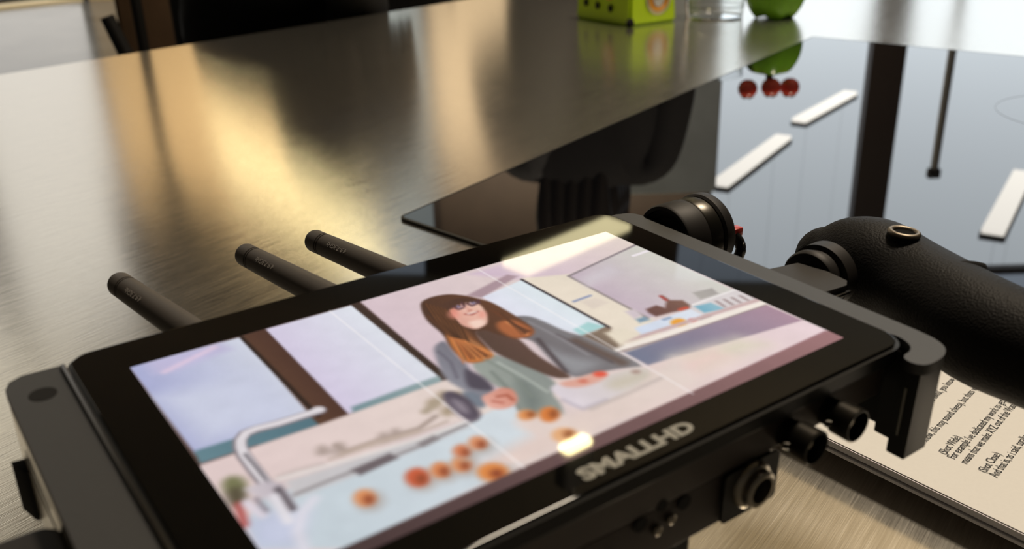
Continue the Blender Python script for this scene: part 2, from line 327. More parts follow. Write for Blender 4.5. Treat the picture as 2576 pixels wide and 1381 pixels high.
('p',[(104.1,-53.6),(110.1,-54.7),(109.8,-59.8),(102.8,-61.0)],(236,224,204),None,1),
('c',[(64.2,-33.9),(68.9,-32.2),(66.6,-41.5),(66.5,-45.8),(64.6,-51.3),(65.2,-60.0),(59.0,-63.4),(59.2,-56.9),(58.1,-49.2),(61.0,-41.2)],(142,142,152),(120,118,128),1),
('c',[(90.8,-31.8),(94.5,-34.5),(95.6,-39.8),(96.3,-46.8),(98.5,-51.6),(99.5,-59.5),(100.8,-72.6),(96.1,-70.1),(89.2,-67.8),(82.6,-66.6),(84.0,-57.1),(86.7,-46.1),(84.5,-42.5)],(112,106,110),(132,130,132),0.8),
('c',[(87.2,-48.6),(88.4,-56.4),(93.0,-64.6),(88.7,-66.1),(83.2,-65.7),(84.8,-56.7)],(150,150,154),None,3),
('l',[(88.1,-46.2),(83.4,-63.2)],1.2,(84,74,78),0.8),
('l',[(95.3,-52.4),(97.3,-67.7)],3.0,(104,88,82),1.6),
('c',[(68.8,-45.1),(73.5,-43.6),(76.8,-50.9),(79.1,-59.1),(78.3,-66.6),(74.6,-69.0),(73.4,-73.8),(70.6,-78.9),(62.9,-73.3),(67.8,-63.2),(66.1,-59.4),(65.8,-54.8),(66.3,-48.9)],(160,166,158),(140,146,142),0.9),
('c',[(72.1,-58.5),(73.8,-62.4),(71.1,-70.6),(66.6,-73.6),(65.2,-70.3)],(120,128,124),None,3),
('c',[(64.7,-47.2),(65.5,-50.1),(66.2,-54.2),(65.0,-60.3),(62.4,-58.4),(60.3,-55.2)],(84,78,90),None,1),
('c',[(58.2,-55.8),(60.9,-58.2),(60.5,-63.7),(57.9,-65.0),(56.6,-60.8)],(120,128,140),None,1),
('c',[(77.1,-32.8),(83.5,-32.1),(84.5,-42.5),(82.8,-52.4),(83.1,-63.0),(82.8,-66.3),(79.3,-64.2),(77.2,-55.4),(74.9,-45.6),(76.1,-38.5)],(88,68,60),(98,74,66),0.7),
('c',[(75.1,-9.7),(79.7,-8.7),(84.5,-10.1),(87.7,-13.9),(89.8,-18.5),(91.0,-21.3),(91.4,-31.0),(91.1,-40.9),(87.6,-44.2),(83.0,-42.4),(80.8,-36.6),(80.5,-34.3),(77.1,-32.8),(74.5,-46.3),(70.9,-47.5),(66.4,-46.0),(67.7,-36.4),(70.0,-29.8),(70.4,-21.4),(72.4,-14.9)],(70,50,42),(104,68,50),0.6),
('c',[(71.0,-28.9),(73.1,-31.6),(74.4,-38.2),(74.8,-46.5),(70.8,-47.6),(66.4,-46.0),(67.8,-37.5)],(202,122,66),(214,134,74),1),
('c',[(75.4,-25.1),(75.8,-31.9),(74.3,-41.2),(70.2,-40.2),(71.6,-31.0)],(150,94,60),None,2),
('c',[(85.0,-32.1),(89.7,-33.2),(90.6,-41.6),(87.3,-44.0),(83.1,-42.3),(82.8,-35.9)],(176,104,66),None,1.2),
('l',[(72.3,-18.3),(71.2,-28.6),(71.1,-38.9),(72.5,-45.8)],0.9,(92,60,44),0.6),
('l',[(74.0,-19.5),(73.2,-30.0),(74.1,-40.1)],0.7,(170,118,80),0.5),
('l',[(87.3,-33.7),(87.4,-42.5)],0.7,(214,140,90),0.6),
('c',[(77.5,-17.4),(81.5,-15.5),(86.1,-16.2),(87.8,-20.7),(85.7,-26.9),(82.7,-31.5),(78.2,-32.6),(76.7,-29.1),(76.3,-22.9)],(226,168,152),(238,196,178),0.6),
('c',[(77.3,-17.8),(81.5,-15.5),(82.7,-17.6),(78.0,-22.5)],(206,138,118),None,1.2),
('c',[(75.0,-20.3),(79.7,-14.2),(84.7,-13.7),(87.7,-15.4),(88.4,-21.1),(87.8,-19.2),(85.4,-17.4),(82.3,-17.4),(79.1,-18.6),(76.0,-21.0)],(84,58,48),None,0.6),
('l',[(80.8,-17.5),(81.1,-20.0),(83.3,-19.8),(84.2,-16.9)],0.8,(90,60,70),0.4),
('l',[(84.9,-18.1),(85.3,-20.2),(88.0,-19.7),(88.5,-18.2)],0.8,(90,60,70),0.4),
('p',[(82.7,-18.8),(82.4,-19.1),(82.0,-19.2),(81.7,-19.2),(81.4,-18.9),(81.3,-18.5),(81.4,-18.1),(81.6,-17.8),(81.9,-17.6),(82.3,-17.5),(82.6,-17.7),(82.8,-18.0),(82.9,-18.4)],(130,120,150),None,0.6),
('p',[(87.2,-19.2),(86.9,-19.5),(86.5,-19.6),(86.1,-19.5),(85.9,-19.3),(85.8,-18.9),(85.8,-18.5),(86.1,-18.1),(86.4,-17.9),(86.8,-17.9),(87.1,-18.1),(87.3,-18.4),(87.3,-18.8)],(130,120,150),None,0.6),
('l',[(83.6,-20.1),(82.7,-22.4),(83.6,-22.1)],0.7,(196,126,112),0.5),
('l',[(81.0,-23.4),(82.3,-24.7),(84.6,-24.0)],0.8,(176,96,90),0.4),
('l',[(81.6,-23.7),(84.2,-23.9)],0.5,(240,222,214),0.2),
('c',[(78.7,-27.5),(83.0,-28.4),(82.5,-31.3),(78.3,-32.5)],(246,212,196),None,1),
('l',[(75.6,-11.3),(72.5,-21.9),(71.9,-31.2),(67.4,-44.1)],0.3,(62,42,34),0.3),
('l',[(75.7,-11.6),(72.7,-22.2),(71.3,-31.0),(67.6,-43.7)],0.3,(98,64,44),0.3),
('l',[(75.9,-11.8),(72.8,-22.4),(71.6,-31.5),(67.6,-43.9)],0.3,(132,84,54),0.3),
('l',[(76.0,-12.1),(73.0,-22.7),(71.6,-31.8),(67.1,-44.5)],0.3,(76,52,40),0.3),
('l',[(76.1,-12.4),(73.1,-23.0),(71.9,-32.2),(68.7,-44.6)],0.3,(62,42,34),0.3),
('l',[(76.2,-12.7),(73.3,-23.3),(71.7,-32.3),(69.1,-42.9)],0.3,(98,64,44),0.3),
('l',[(76.4,-13.0),(73.4,-23.6),(72.0,-32.8),(69.0,-43.1)],0.3,(132,84,54),0.3),
('l',[(76.5,-13.3),(73.6,-23.9),(71.8,-32.9),(69.3,-44.9)],0.3,(76,52,40),0.3),
('l',[(76.6,-13.5),(73.7,-24.2),(71.7,-33.1),(68.6,-44.7)],0.3,(62,42,34),0.3),
('l',[(76.7,-13.8),(73.9,-24.5),(71.9,-33.5),(69.3,-44.1)],0.3,(98,64,44),0.3),
('l',[(76.9,-14.1),(74.0,-24.7),(72.2,-33.9),(70.9,-44.0)],0.3,(132,84,54),0.3),
('l',[(77.0,-14.4),(74.2,-25.0),(71.9,-34.0),(70.9,-42.5)],0.3,(76,52,40),0.3),
('l',[(77.1,-14.7),(74.3,-25.3),(71.9,-34.3),(69.2,-45.3)],0.3,(62,42,34),0.3),
('l',[(77.2,-15.0),(74.5,-25.6),(72.1,-34.6),(69.5,-44.8)],0.3,(98,64,44),0.3),
('l',[(77.4,-15.2),(74.6,-25.9),(72.1,-34.9),(70.4,-43.9)],0.3,(132,84,54),0.3),
('l',[(77.5,-15.5),(74.8,-26.2),(72.1,-35.1),(70.6,-44.6)],0.3,(76,52,40),0.3),
('l',[(77.6,-15.8),(74.9,-26.4),(71.8,-35.2),(70.5,-45.6)],0.3,(62,42,34),0.3),
('l',[(77.7,-16.1),(75.1,-26.7),(72.5,-35.9),(71.1,-46.0)],0.3,(98,64,44),0.3),
('l',[(77.9,-16.4),(75.2,-27.0),(72.6,-36.3),(70.8,-45.4)],0.3,(132,84,54),0.3),
('l',[(78.0,-16.6),(75.4,-27.3),(72.0,-36.1),(72.6,-43.4)],0.3,(76,52,40),0.3),
('l',[(78.1,-16.9),(75.5,-27.6),(72.6,-36.8),(72.6,-45.3)],0.3,(62,42,34),0.3),
('l',[(78.2,-17.2),(75.6,-27.9),(72.8,-37.1),(72.0,-45.1)],0.3,(98,64,44),0.3),
('l',[(78.3,-17.5),(75.8,-28.1),(72.6,-37.2),(72.0,-45.3)],0.3,(132,84,54),0.3),
('l',[(78.5,-17.8),(75.9,-28.4),(72.9,-37.7),(72.0,-45.7)],0.3,(76,52,40),0.3),
('l',[(78.6,-18.0),(76.1,-28.7),(72.6,-37.7),(73.3,-46.1)],0.3,(62,42,34),0.3),
('l',[(78.7,-18.3),(76.2,-29.0),(72.8,-38.1),(73.3,-45.7)],0.3,(98,64,44),0.3),
('l',[(70.7,-32.4),(65.9,-45.4)],0.3,(200,120,70),0.3),
('l',[(70.8,-32.7),(66.9,-44.9)],0.3,(228,150,90),0.3),
('l',[(71.0,-33.0),(68.2,-44.7)],0.3,(180,98,56),0.3),
('l',[(71.1,-33.2),(67.9,-45.8)],0.3,(200,120,70),0.3),
('l',[(71.3,-33.5),(69.2,-44.7)],0.3,(228,150,90),0.3),
('l',[(71.4,-33.8),(69.2,-44.4)],0.3,(180,98,56),0.3),
('l',[(71.6,-34.0),(70.0,-45.0)],0.3,(200,120,70),0.3),
('l',[(71.7,-34.3),(70.2,-45.5)],0.3,(228,150,90),0.3),
('l',[(71.9,-34.6),(71.0,-45.4)],0.3,(180,98,56),0.3),
('l',[(72.0,-34.8),(72.1,-45.2)],0.3,(200,120,70),0.3),
('l',[(72.2,-35.1),(71.4,-46.7)],0.3,(228,150,90),0.3),
('l',[(72.3,-35.4),(73.4,-45.1)],0.3,(180,98,56),0.3),
('l',[(72.5,-35.7),(73.1,-46.1)],0.3,(200,120,70),0.3),
('l',[(72.6,-35.9),(74.0,-46.1)],0.3,(228,150,90),0.3),
('l',[(87.9,-25.0),(87.9,-33.0),(86.3,-41.7)],0.3,(96,60,44),0.3),
('l',[(88.0,-25.3),(87.9,-33.3),(86.5,-41.6)],0.3,(150,90,58),0.3),
('l',[(88.1,-25.6),(87.9,-33.7),(87.1,-41.9)],0.3,(70,48,40),0.3),
('l',[(88.2,-25.8),(88.0,-34.0),(87.2,-41.8)],0.3,(96,60,44),0.3),
('l',[(88.3,-26.1),(88.0,-34.3),(87.3,-41.6)],0.3,(150,90,58),0.3),
('l',[(88.4,-26.4),(88.0,-34.7),(87.6,-41.7)],0.3,(70,48,40),0.3),
('l',[(88.4,-26.7),(88.1,-35.0),(87.8,-41.6)],0.3,(96,60,44),0.3),
('l',[(88.5,-26.9),(88.1,-35.3),(88.3,-41.8)],0.3,(150,90,58),0.3),
('l',[(88.6,-27.2),(88.1,-35.7),(88.2,-41.5)],0.3,(70,48,40),0.3),
('l',[(88.7,-27.5),(88.2,-36.0),(88.7,-41.7)],0.3,(96,60,44),0.3),
('l',[(88.8,-27.8),(88.2,-36.3),(89.1,-41.8)],0.3,(150,90,58),0.3),
('l',[(88.9,-28.0),(88.3,-36.6),(89.2,-41.7)],0.3,(70,48,40),0.3),
('l',[(79.8,-15.0),(78.7,-18.3)],0.4,(84,56,44),0.3),
('l',[(81.2,-15.2),(80.0,-18.3)],0.4,(84,56,44),0.3),
('l',[(82.6,-15.5),(81.3,-18.3)],0.4,(84,56,44),0.3),
('l',[(83.9,-15.7),(82.6,-18.3)],0.4,(84,56,44),0.3),
('l',[(85.3,-16.0),(84.0,-18.3)],0.4,(84,56,44),0.3),
('l',[(86.7,-16.3),(85.3,-18.3)],0.4,(84,56,44),0.3),
('l',[(88.0,-16.5),(86.6,-18.3)],0.4,(84,56,44),0.3),
('l',[(71.3,-46.9),(72.4,-56.9),(70.0,-67.3)],0.5,(130,138,130),0.8),
('l',[(72.9,-49.9),(73.9,-59.8),(74.2,-67.8)],0.5,(186,192,184),0.8),
('l',[(69.1,-52.7),(67.6,-62.2),(64.6,-69.9)],0.6,(120,128,122),0.9),
('l',[(64.2,-36.8),(63.7,-43.2),(60.9,-50.3)],0.6,(104,100,112),0.8),
('l',[(93.5,-47.0),(94.7,-59.1),(95.4,-66.3)],0.6,(88,80,84),0.9),
('l',[(92.0,-37.1),(93.1,-48.8),(93.1,-59.8)],0.5,(150,146,150),0.9),
('p',[(79.4,-22.3),(78.8,-23.0),(78.1,-23.5),(77.5,-23.5),(77.2,-23.1),(77.2,-22.3),(77.4,-21.5),(78.0,-20.6),(78.6,-20.0),(79.3,-19.8),(79.8,-20.0),(80.0,-20.6),(79.8,-21.4)],(236,150,134),None,2),
('p',[(85.2,-26.5),(84.7,-27.1),(84.1,-27.5),(83.7,-27.5),(83.5,-27.2),(83.6,-26.7),(83.9,-26.0),(84.3,-25.4),(84.8,-24.9),(85.3,-24.7),(85.6,-24.8),(85.7,-25.2),(85.5,-25.8)],(236,156,140),None,1.6),
('p',[(83.4,-21.1),(83.0,-21.6),(82.7,-21.9),(82.4,-22.0),(82.3,-21.8),(82.3,-21.4),(82.6,-20.9),(82.9,-20.4),(83.3,-20.0),(83.6,-19.7),(83.9,-19.8),(83.9,-20.1),(83.7,-20.6)],(242,196,180),None,1),
('c',[(54.2,-54.1),(56.7,-54.2),(58.1,-58.6),(56.8,-67.3),(52.9,-68.2),(52.1,-63.9),(52.6,-57.9)],(104,94,108),(80,72,84),1),
('c',[(54.8,-57.1),(56.0,-60.4),(54.7,-64.9),(53.4,-62.5)],(150,140,150),None,1.5),
('c',[(60.5,-60.4),(63.8,-60.3),(66.7,-59.8),(68.6,-62.1),(67.2,-66.1),(64.6,-68.2),(61.1,-67.7),(59.4,-65.3)],(232,176,162),(214,140,120),0.7),
('l',[(63.8,-62.7),(65.9,-63.4),(65.8,-65.9)],0.9,(176,96,76),0.6),
('l',[(61.8,-63.7),(63.1,-65.5)],0.8,(190,110,94),0.6),
('c',[(75.6,-65.9),(82.9,-67.3),(90.9,-70.4),(99.0,-71.3),(100.7,-74.9),(90.2,-78.6),(77.9,-78.7),(74.9,-76.9),(74.8,-71.6)],(224,214,222),(218,208,198),0.9),
('c',[(78.8,-66.0),(84.0,-67.2),(88.9,-67.6),(91.0,-69.1),(88.5,-71.4),(82.1,-71.1),(78.6,-68.5)],(226,170,154),None,1),
('p',[(90.6,-69.8),(90.1,-70.1),(89.4,-70.2),(88.6,-69.9),(88.0,-69.4),(87.7,-68.7),(87.8,-68.1),(88.2,-67.6),(88.9,-67.4),(89.6,-67.5),(90.3,-67.9),(90.8,-68.5),(90.9,-69.2)],(232,92,72),None,0.9),
('p',[(84.8,-69.5),(84.5,-69.8),(84.0,-69.8),(83.5,-69.6),(83.1,-69.3),(82.9,-68.9),(82.9,-68.4),(83.2,-68.1),(83.6,-68.0),(84.1,-68.1),(84.6,-68.3),(84.9,-68.7),(85.0,-69.2)],(214,120,100),None,0.9),
('c',[(89.4,-72.0),(97.2,-73.2),(99.2,-76.5),(88.5,-77.4),(86.5,-74.2)],(206,196,180),None,2.5),
('l',[(74.9,-72.5),(76.1,-78.2),(82.9,-78.3)],0.8,(190,180,190),1),
('p',[(97.8,-73.6),(97.3,-73.9),(96.8,-74.0),(96.3,-73.8),(96.0,-73.5),(95.8,-73.0),(95.9,-72.6),(96.3,-72.2),(96.8,-72.0),(97.3,-72.1),(97.7,-72.3),(98.0,-72.7),(98.0,-73.2)],(176,150,140),None,1),
('l',[(77.5,-79.2),(89.7,-79.1),(99.7,-78.6)],1.0,(200,186,180),1),
('c',[(61.3,-72.1),(72.6,-76.5),(69.6,-83.4),(62.3,-81.8),(59.9,-76.3)],(232,214,206),None,2),
('p',[(24.1,-80.3),(23.3,-81.2),(22.3,-81.7),(21.4,-81.5),(20.6,-80.8),(20.3,-79.7),(20.4,-78.4),(21.0,-77.3),(21.9,-76.5),(23.0,-76.4),(23.9,-76.8),(24.4,-77.8),(24.5,-79.0)],(176,160,150),None,2.5),
('p',[(23.7,-79.0),(22.9,-79.9),(21.9,-80.3),(21.0,-80.2),(20.2,-79.5),(19.9,-78.3),(20.0,-77.1),(20.6,-75.9),(21.5,-75.2),(22.6,-75.0),(23.5,-75.5),(24.0,-76.4),(24.1,-77.7)],(224,150,100),None,1.2),
('p',[(23.2,-79.1),(22.8,-79.6),(22.3,-79.9),(21.8,-79.8),(21.5,-79.5),(21.4,-78.9),(21.5,-78.3),(21.8,-77.7),(22.2,-77.4),(22.7,-77.3),(23.1,-77.5),(23.3,-77.9),(23.4,-78.5)],(150,76,50),None,1.3),
('p',[(35.8,-80.9),(34.8,-81.9),(33.6,-82.4),(32.5,-82.2),(31.7,-81.4),(31.3,-80.1),(31.5,-78.7),(32.3,-77.4),(33.4,-76.6),(34.6,-76.4),(35.7,-77.0),(36.3,-78.1),(36.3,-79.5)],(176,160,150),None,2.5),
('p',[(35.4,-79.5),(34.5,-80.6),(33.3,-81.1),(32.1,-80.9),(31.3,-80.0),(31.0,-78.8),(31.2,-77.3),(31.9,-76.0),(33.0,-75.2),(34.3,-75.0),(35.3,-75.5),(35.9,-76.7),(36.0,-78.1)],(206,98,66),None,1.2),
('p',[(34.7,-79.6),(34.2,-80.2),(33.7,-80.4),(33.1,-80.4),(32.8,-80.0),(32.6,-79.4),(32.8,-78.7),(33.2,-78.0),(33.7,-77.6),(34.3,-77.5),(34.7,-77.7),(35.0,-78.2),(35.0,-78.9)],(150,76,50),None,1.3),
('p',[(40.3,-81.2),(39.5,-82.1),(38.5,-82.5),(37.6,-82.4),(36.9,-81.7),(36.6,-80.7),(36.9,-79.5),(37.5,-78.4),(38.5,-77.7),(39.5,-77.5),(40.4,-78.0),(40.8,-78.9),(40.8,-80.1)],(176,160,150),None,2.5),
('p',[(40.0,-79.8),(39.2,-80.7),(38.2,-81.2),(37.2,-81.0),(36.5,-80.3),(36.3,-79.3),(36.5,-78.1),(37.2,-77.0),(38.1,-76.3),(39.2,-76.1),(40.0,-76.6),(40.5,-77.5),(40.5,-78.7)],(222,140,90),None,1.2),
('p',[(39.5,-80.1),(39.1,-80.6),(38.6,-80.8),(38.2,-80.8),(37.9,-80.4),(37.8,-79.9),(37.9,-79.3),(38.2,-78.8),(38.7,-78.4),(39.2,-78.3),(39.6,-78.5),(39.8,-79.0),(39.7,-79.5)],(150,76,50),None,1.3),
('p',[(44.8,-82.0),(43.9,-82.9),(42.9,-83.3),(41.9,-83.2),(41.3,-82.5),(41.0,-81.4),(41.3,-80.2),(42.0,-79.2),(43.0,-78.5),(44.0,-78.3),(44.9,-78.7),(45.4,-79.7),(45.3,-80.9)],(176,160,150),None,2.5),
('p',[(44.5,-80.6),(43.6,-81.5),(42.6,-82.0),(41.6,-81.8),(40.9,-81.1),(40.7,-80.1),(41.0,-78.8),(41.7,-77.8),(42.6,-77.0),(43.7,-76.9),(44.6,-77.3),(45.0,-78.2),(45.0,-79.4)],(226,150,100),None,1.2),
('p',[(44.0,-80.9),(43.5,-81.4),(43.0,-81.6),(42.6,-81.5),(42.3,-81.2),(42.2,-80.7),(42.3,-80.1),(42.7,-79.6),(43.2,-79.2),(43.7,-79.1),(44.1,-79.3),(44.3,-79.7),(44.2,-80.3)],(150,76,50),None,1.3),
('p',[(47.2,-78.1),(46.5,-78.8),(45.6,-79.2),(44.8,-79.0),(44.2,-78.4),(44.0,-77.5),(44.2,-76.5),(44.8,-75.6),(45.6,-75.1),(46.5,-74.9),(47.2,-75.3),(47.6,-76.1),(47.6,-77.1)],(176,160,150),None,2.5),
('p',[(46.9,-76.6),(46.1,-77.4),(45.3,-77.7),(44.4,-77.6),(43.9,-77.0),(43.6,-76.1),(43.8,-75.1),(44.4,-74.2),(45.3,-73.6),(46.2,-73.5),(46.9,-73.8),(47.3,-74.6),(47.3,-75.6)],(214,130,90),None,1.2),
('p',[(46.5,-77.0),(46.1,-77.4),(45.7,-77.6),(45.3,-77.6),(45.0,-77.3),(45.0,-76.9),(45.1,-76.4),(45.4,-75.9),(45.8,-75.6),(46.2,-75.5),(46.5,-75.7),(46.7,-76.1),(46.7,-76.5)],(150,76,50),None,1.3),
('p',[(51.6,-77.8),(50.8,-78.6),(49.8,-78.9),(48.9,-78.8),(48.2,-78.1),(48.0,-77.1),(48.2,-76.0),(48.9,-75.1),(49.8,-74.5),(50.8,-74.3),(51.6,-74.8),(52.1,-75.6),(52.1,-76.7)],(176,160,150),None,2.5),
('p',[(51.3,-76.3),(50.5,-77.1),(49.5,-77.5),(48.6,-77.3),(47.9,-76.7),(47.7,-75.7),(47.9,-74.6),(48.6,-73.6),(49.5,-73.0),(50.5,-72.8),(51.3,-73.3),(51.8,-74.1),(51.8,-75.2)],(222,150,108),None,1.2),
('p',[(50.8,-76.7),(50.4,-77.1),(49.9,-77.3),(49.5,-77.2),(49.2,-76.9),(49.1,-76.4),(49.3,-75.9),(49.6,-75.4),(50.0,-75.1),(50.5,-75.0),(50.9,-75.2),(51.1,-75.6),(51.0,-76.1)],(150,76,50),None,1.3),
('p',[(49.3,-88.6),(48.2,-89.5),(46.8,-89.8),(45.4,-89.4),(44.4,-88.4),(43.9,-87.0),(44.0,-85.6),(44.8,-84.4),(46.1,-83.8),(47.6,-83.8),(48.9,-84.5),(49.7,-85.8),(49.9,-87.2)],(176,160,150),None,2.5),
('p',[(49.0,-87.2),(47.9,-88.2),(46.5,-88.5),(45.1,-88.1),(44.1,-87.1),(43.5,-85.7),(43.7,-84.2),(44.5,-83.0),(45.8,-82.4),(47.3,-82.4),(48.6,-83.1),(49.4,-84.4),(49.6,-85.9)],(228,142,76),None,1.2),
('p',[(48.0,-87.1),(47.5,-87.6),(46.8,-87.8),(46.2,-87.6),(45.7,-87.2),(45.5,-86.5),(45.6,-85.8),(46.0,-85.2),(46.6,-84.9),(47.3,-84.9),(47.9,-85.2),(48.2,-85.8),(48.3,-86.5)],(150,76,50),None,1.3),
('p',[(66.1,-73.9),(65.3,-74.5),(64.3,-74.7),(63.4,-74.5),(62.7,-73.9),(62.4,-73.0),(62.6,-72.0),(63.2,-71.2),(64.1,-70.7),(65.1,-70.7),(65.9,-71.1),(66.4,-72.0),(66.5,-72.9)],(230,152,92),None,1.1),
('p',[(66.1,-73.5),(65.7,-73.9),(65.3,-74.0),(64.9,-73.9),(64.6,-73.7),(64.6,-73.3),(64.7,-72.8),(65.0,-72.4),(65.4,-72.1),(65.9,-72.1),(66.2,-72.3),(66.4,-72.6),(66.3,-73.1)],(150,82,48),None,1.4),
('p',[(70.4,-76.8),(69.3,-77.8),(68.0,-78.2),(66.9,-78.0),(66.2,-77.3),(66.0,-76.1),(66.4,-74.8),(67.3,-73.6),(68.5,-72.8),(69.8,-72.7),(70.8,-73.1),(71.2,-74.2),(71.1,-75.5)],(222,130,66),None,1.1),
('p',[(70.3,-76.4),(69.8,-76.9),(69.2,-77.1),(68.7,-77.1),(68.4,-76.8),(68.4,-76.2),(68.7,-75.6),(69.1,-75.0),(69.7,-74.6),(70.3,-74.5),(70.7,-74.7),(70.8,-75.1),(70.7,-75.7)],(150,82,48),None,1.4),
('p',[(68.5,-85.4),(67.4,-86.2),(66.0,-86.5),(64.7,-86.1),(63.8,-85.3),(63.4,-84.0),(63.7,-82.7),(64.5,-81.6),(65.8,-81.0),(67.2,-81.0),(68.4,-81.7),(69.1,-82.8),(69.1,-84.1)],(232,176,128),None,1.1),
('p',[(68.2,-84.7),(67.6,-85.2),(67.0,-85.4),(66.4,-85.3),(66.1,-84.9),(66.0,-84.3),(66.2,-83.7),(66.6,-83.2),(67.2,-82.8),(67.8,-82.8),(68.3,-83.0),(68.5,-83.5),(68.5,-84.1)],(150,82,48),None,1.4),
('p',[(5.2,-60.9),(4.4,-62.1),(3.4,-62.7),(2.3,-62.6),(1.5,-61.8),(1.0,-60.4),(1.1,-58.8),(1.6,-57.3),(2.5,-56.3),(3.6,-56.0),(4.6,-56.6),(5.3,-57.7),(5.5,-59.3)],(124,124,88),None,1.5),
('p',[(3.8,-64.1),(3.1,-65.3),(2.2,-66.0),(1.4,-66.0),(0.7,-65.3),(0.4,-64.1),(0.5,-62.6),(1.1,-61.2),(1.9,-60.2),(2.8,-59.8),(3.6,-60.1),(4.1,-61.2),(4.2,-62.6)],(92,84,66),None,1.6),
('l',[(1.7,-65.5),(0.4,-71.7)],1.5,(176,80,76),1.2),
('l',[(28.6,-44.3),(19.0,-43.8),(14.3,-43.1),(11.8,-43.2),(9.9,-45.0),(9.0,-47.4),(8.5,-50.6),(8.4,-56.8),(8.4,-63.6)],3.0,(140,130,136),0.4),
('l',[(28.7,-44.0),(19.1,-43.6),(14.4,-42.8),(12.0,-43.1),(10.1,-45.0),(9.2,-47.4),(8.7,-50.6),(8.6,-56.6),(8.7,-63.4)],2.0,(226,220,224),0.4),
('l',[(8.9,-50.4),(9.0,-57.3),(8.9,-65.5)],0.7,(110,104,110),0.4),
('p',[(29.4,-44.4),(29.1,-44.8),(28.6,-44.9),(28.0,-44.8),(27.6,-44.4),(27.3,-43.8),(27.3,-43.2),(27.6,-42.7),(28.0,-42.4),(28.5,-42.4),(29.0,-42.7),(29.4,-43.2),(29.5,-43.8)],(228,222,226),None,0.7),
('p',[(4.4,-61.5),(8.6,-61.4),(11.1,-64.0),(10.3,-72.5),(8.3,-73.2),(7.0,-67.9),(5.4,-65.2)],(212,202,208),(190,180,188),1),
('l',[(9.7,-65.4),(9.4,-72.6)],1.6,(100,92,98),0.8),
('l',[(3.1,-65.8),(4.2,-71.0)],1.8,(226,216,226),1),
('l',[(8.1,-67.2),(7.4,-75.4)],2.0,(230,226,232),1),
('l',[(5.1,-65.8),(5.3,-70.3)],1.0,(150,140,150),0.8),
('p',[(151.4,-86.2),(151.6,-91.5),(55.9,-91.5),(58.6,-88.1)],(150,108,110),(168,126,132),0.3),
('band',)]
# ================================================================ THE HALL
Z_FLOOR = -0.9; Z_CEIL = 5.2; BACK = 11.0
M_FLOOR = mat('polished_concrete', (0.15, 0.165, 0.18), 0.2, ior=1.45, noise_amt=0.7, noise_scale=2.2)
M_TAN = mat('tan_plaster', (0.62, 0.47, 0.27), 0.8, noise_amt=0.06, noise_scale=2)
M_BEIGE = mat('beige_plaster', (0.55, 0.47, 0.36), 0.8, noise_amt=0.08, noise_scale=2)
M_BROWN = mat('brown_panelling', (0.085, 0.06, 0.042), 0.6, noise_amt=0.2, noise_scale=4)
M_CEIL = mat('tan_ceiling', (0.32, 0.265, 0.19), 0.9, noise_amt=0.1, noise_scale=2)
M_WALL = mat('grey_wall', (0.10, 0.092, 0.085), 0.9, noise_amt=0.05, noise_scale=2)
M_SKYW = mat('window_daylight', (0.0, 0.0, 0.0), 0.9, emis=(0.86, 0.94, 1.0), es=1.5)
M_SKYW2 = mat('window_daylight_warm', (0.0, 0.0, 0.0), 0.9, emis=(1.0, 0.96, 0.90), es=1.0)
M_SKYW3 = mat('window_daylight_dim', (0.0, 0.0, 0.0), 0.9, emis=(0.83, 0.92, 0.90), es=0.5)
M_MULL = mat('dark_brown_mullion', (0.035, 0.024, 0.018), 0.5)
M_TUBE = mat('lamp_tube', (0, 0, 0), 0.5, emis=(1.0, 0.95, 0.86), es=3.0)
M_TUBEW = mat('warm_lamp_tube', (0, 0, 0), 0.5, emis=(1.0, 0.84, 0.45), es=7.0)
M_TUBEY = mat('yellow_lamp_tube', (0, 0, 0), 0.5, emis=(1.0, 0.88, 0.50), es=4.6)
M_SPOT = mat('downlight_glow', (0, 0, 0), 0.5, emis=(1.0, 0.86, 0.42), es=34.0)
quad('floor', [(-9, -4, Z_FLOOR), (12, -4, Z_FLOOR), (12, BACK, Z_FLOOR), (-9, BACK, Z_FLOOR)], M_FLOOR, thick=0.1)
quad('ceiling', [(-9, -4, Z_CEIL), (-9, BACK, Z_CEIL), (12, BACK, Z_CEIL), (12, -4, Z_CEIL)], M_CEIL, thick=0.1)
quad('wall_left', [(-9, -4, Z_FLOOR), (-9, BACK, Z_FLOOR), (-9, BACK, Z_CEIL), (-9, -4, Z_CEIL)], M_WALL, thick=0.1)
quad('wall_right', [(12, -4, Z_FLOOR), (12, -4, Z_CEIL), (12, BACK, Z_CEIL), (12, BACK, Z_FLOOR)], M_WALL, thick=0.1)
quad('wall_front', [(-9, -4, Z_FLOOR), (-9, -4, Z_CEIL), (12, -4, Z_CEIL), (12, -4, Z_FLOOR)], M_WALL, thick=0.1)
def back_panel(name, x0, x1, z0, z1, m, thick=0.12, y=BACK, kind='structure', parent=None):
    b = MB(); b.box((x0, y, z0), (x1, y + thick, z1)); o = b.build(name, m, parent, auto=False)
    if parent is None and kind: o['kind'] = kind
    return o
def window(n, x0, x1, z0, z1, m, bars=(), fr=0.09):
    """daylit pane set in a dark frame"""
    b = MB(); b.box((x0, BACK - 0.02, z0 - fr), (x1, BACK + 0.14, z0)); b.box((x0, BACK - 0.02, z1), (x1, BACK + 0.14, z1 + fr))
    b.box((x0 - fr, BACK - 0.02, z0 - fr), (x0, BACK + 0.14, z1 + fr)); b.box((x1, BACK - 0.02, z0 - fr), (x1 + fr, BACK + 0.14, z1 + fr))
    for (bx, bw) in bars: b.box((bx - bw / 2, BACK - 0.05, z0), (bx + bw / 2, BACK + 0.1, z1))
    w = b.build('window_%d' % n, M_MULL, auto=False); w['kind'] = 'structure'
    back_panel('window_pane', x0, x1, z0, z1, m, 0.02, BACK + 0.11, parent=w)
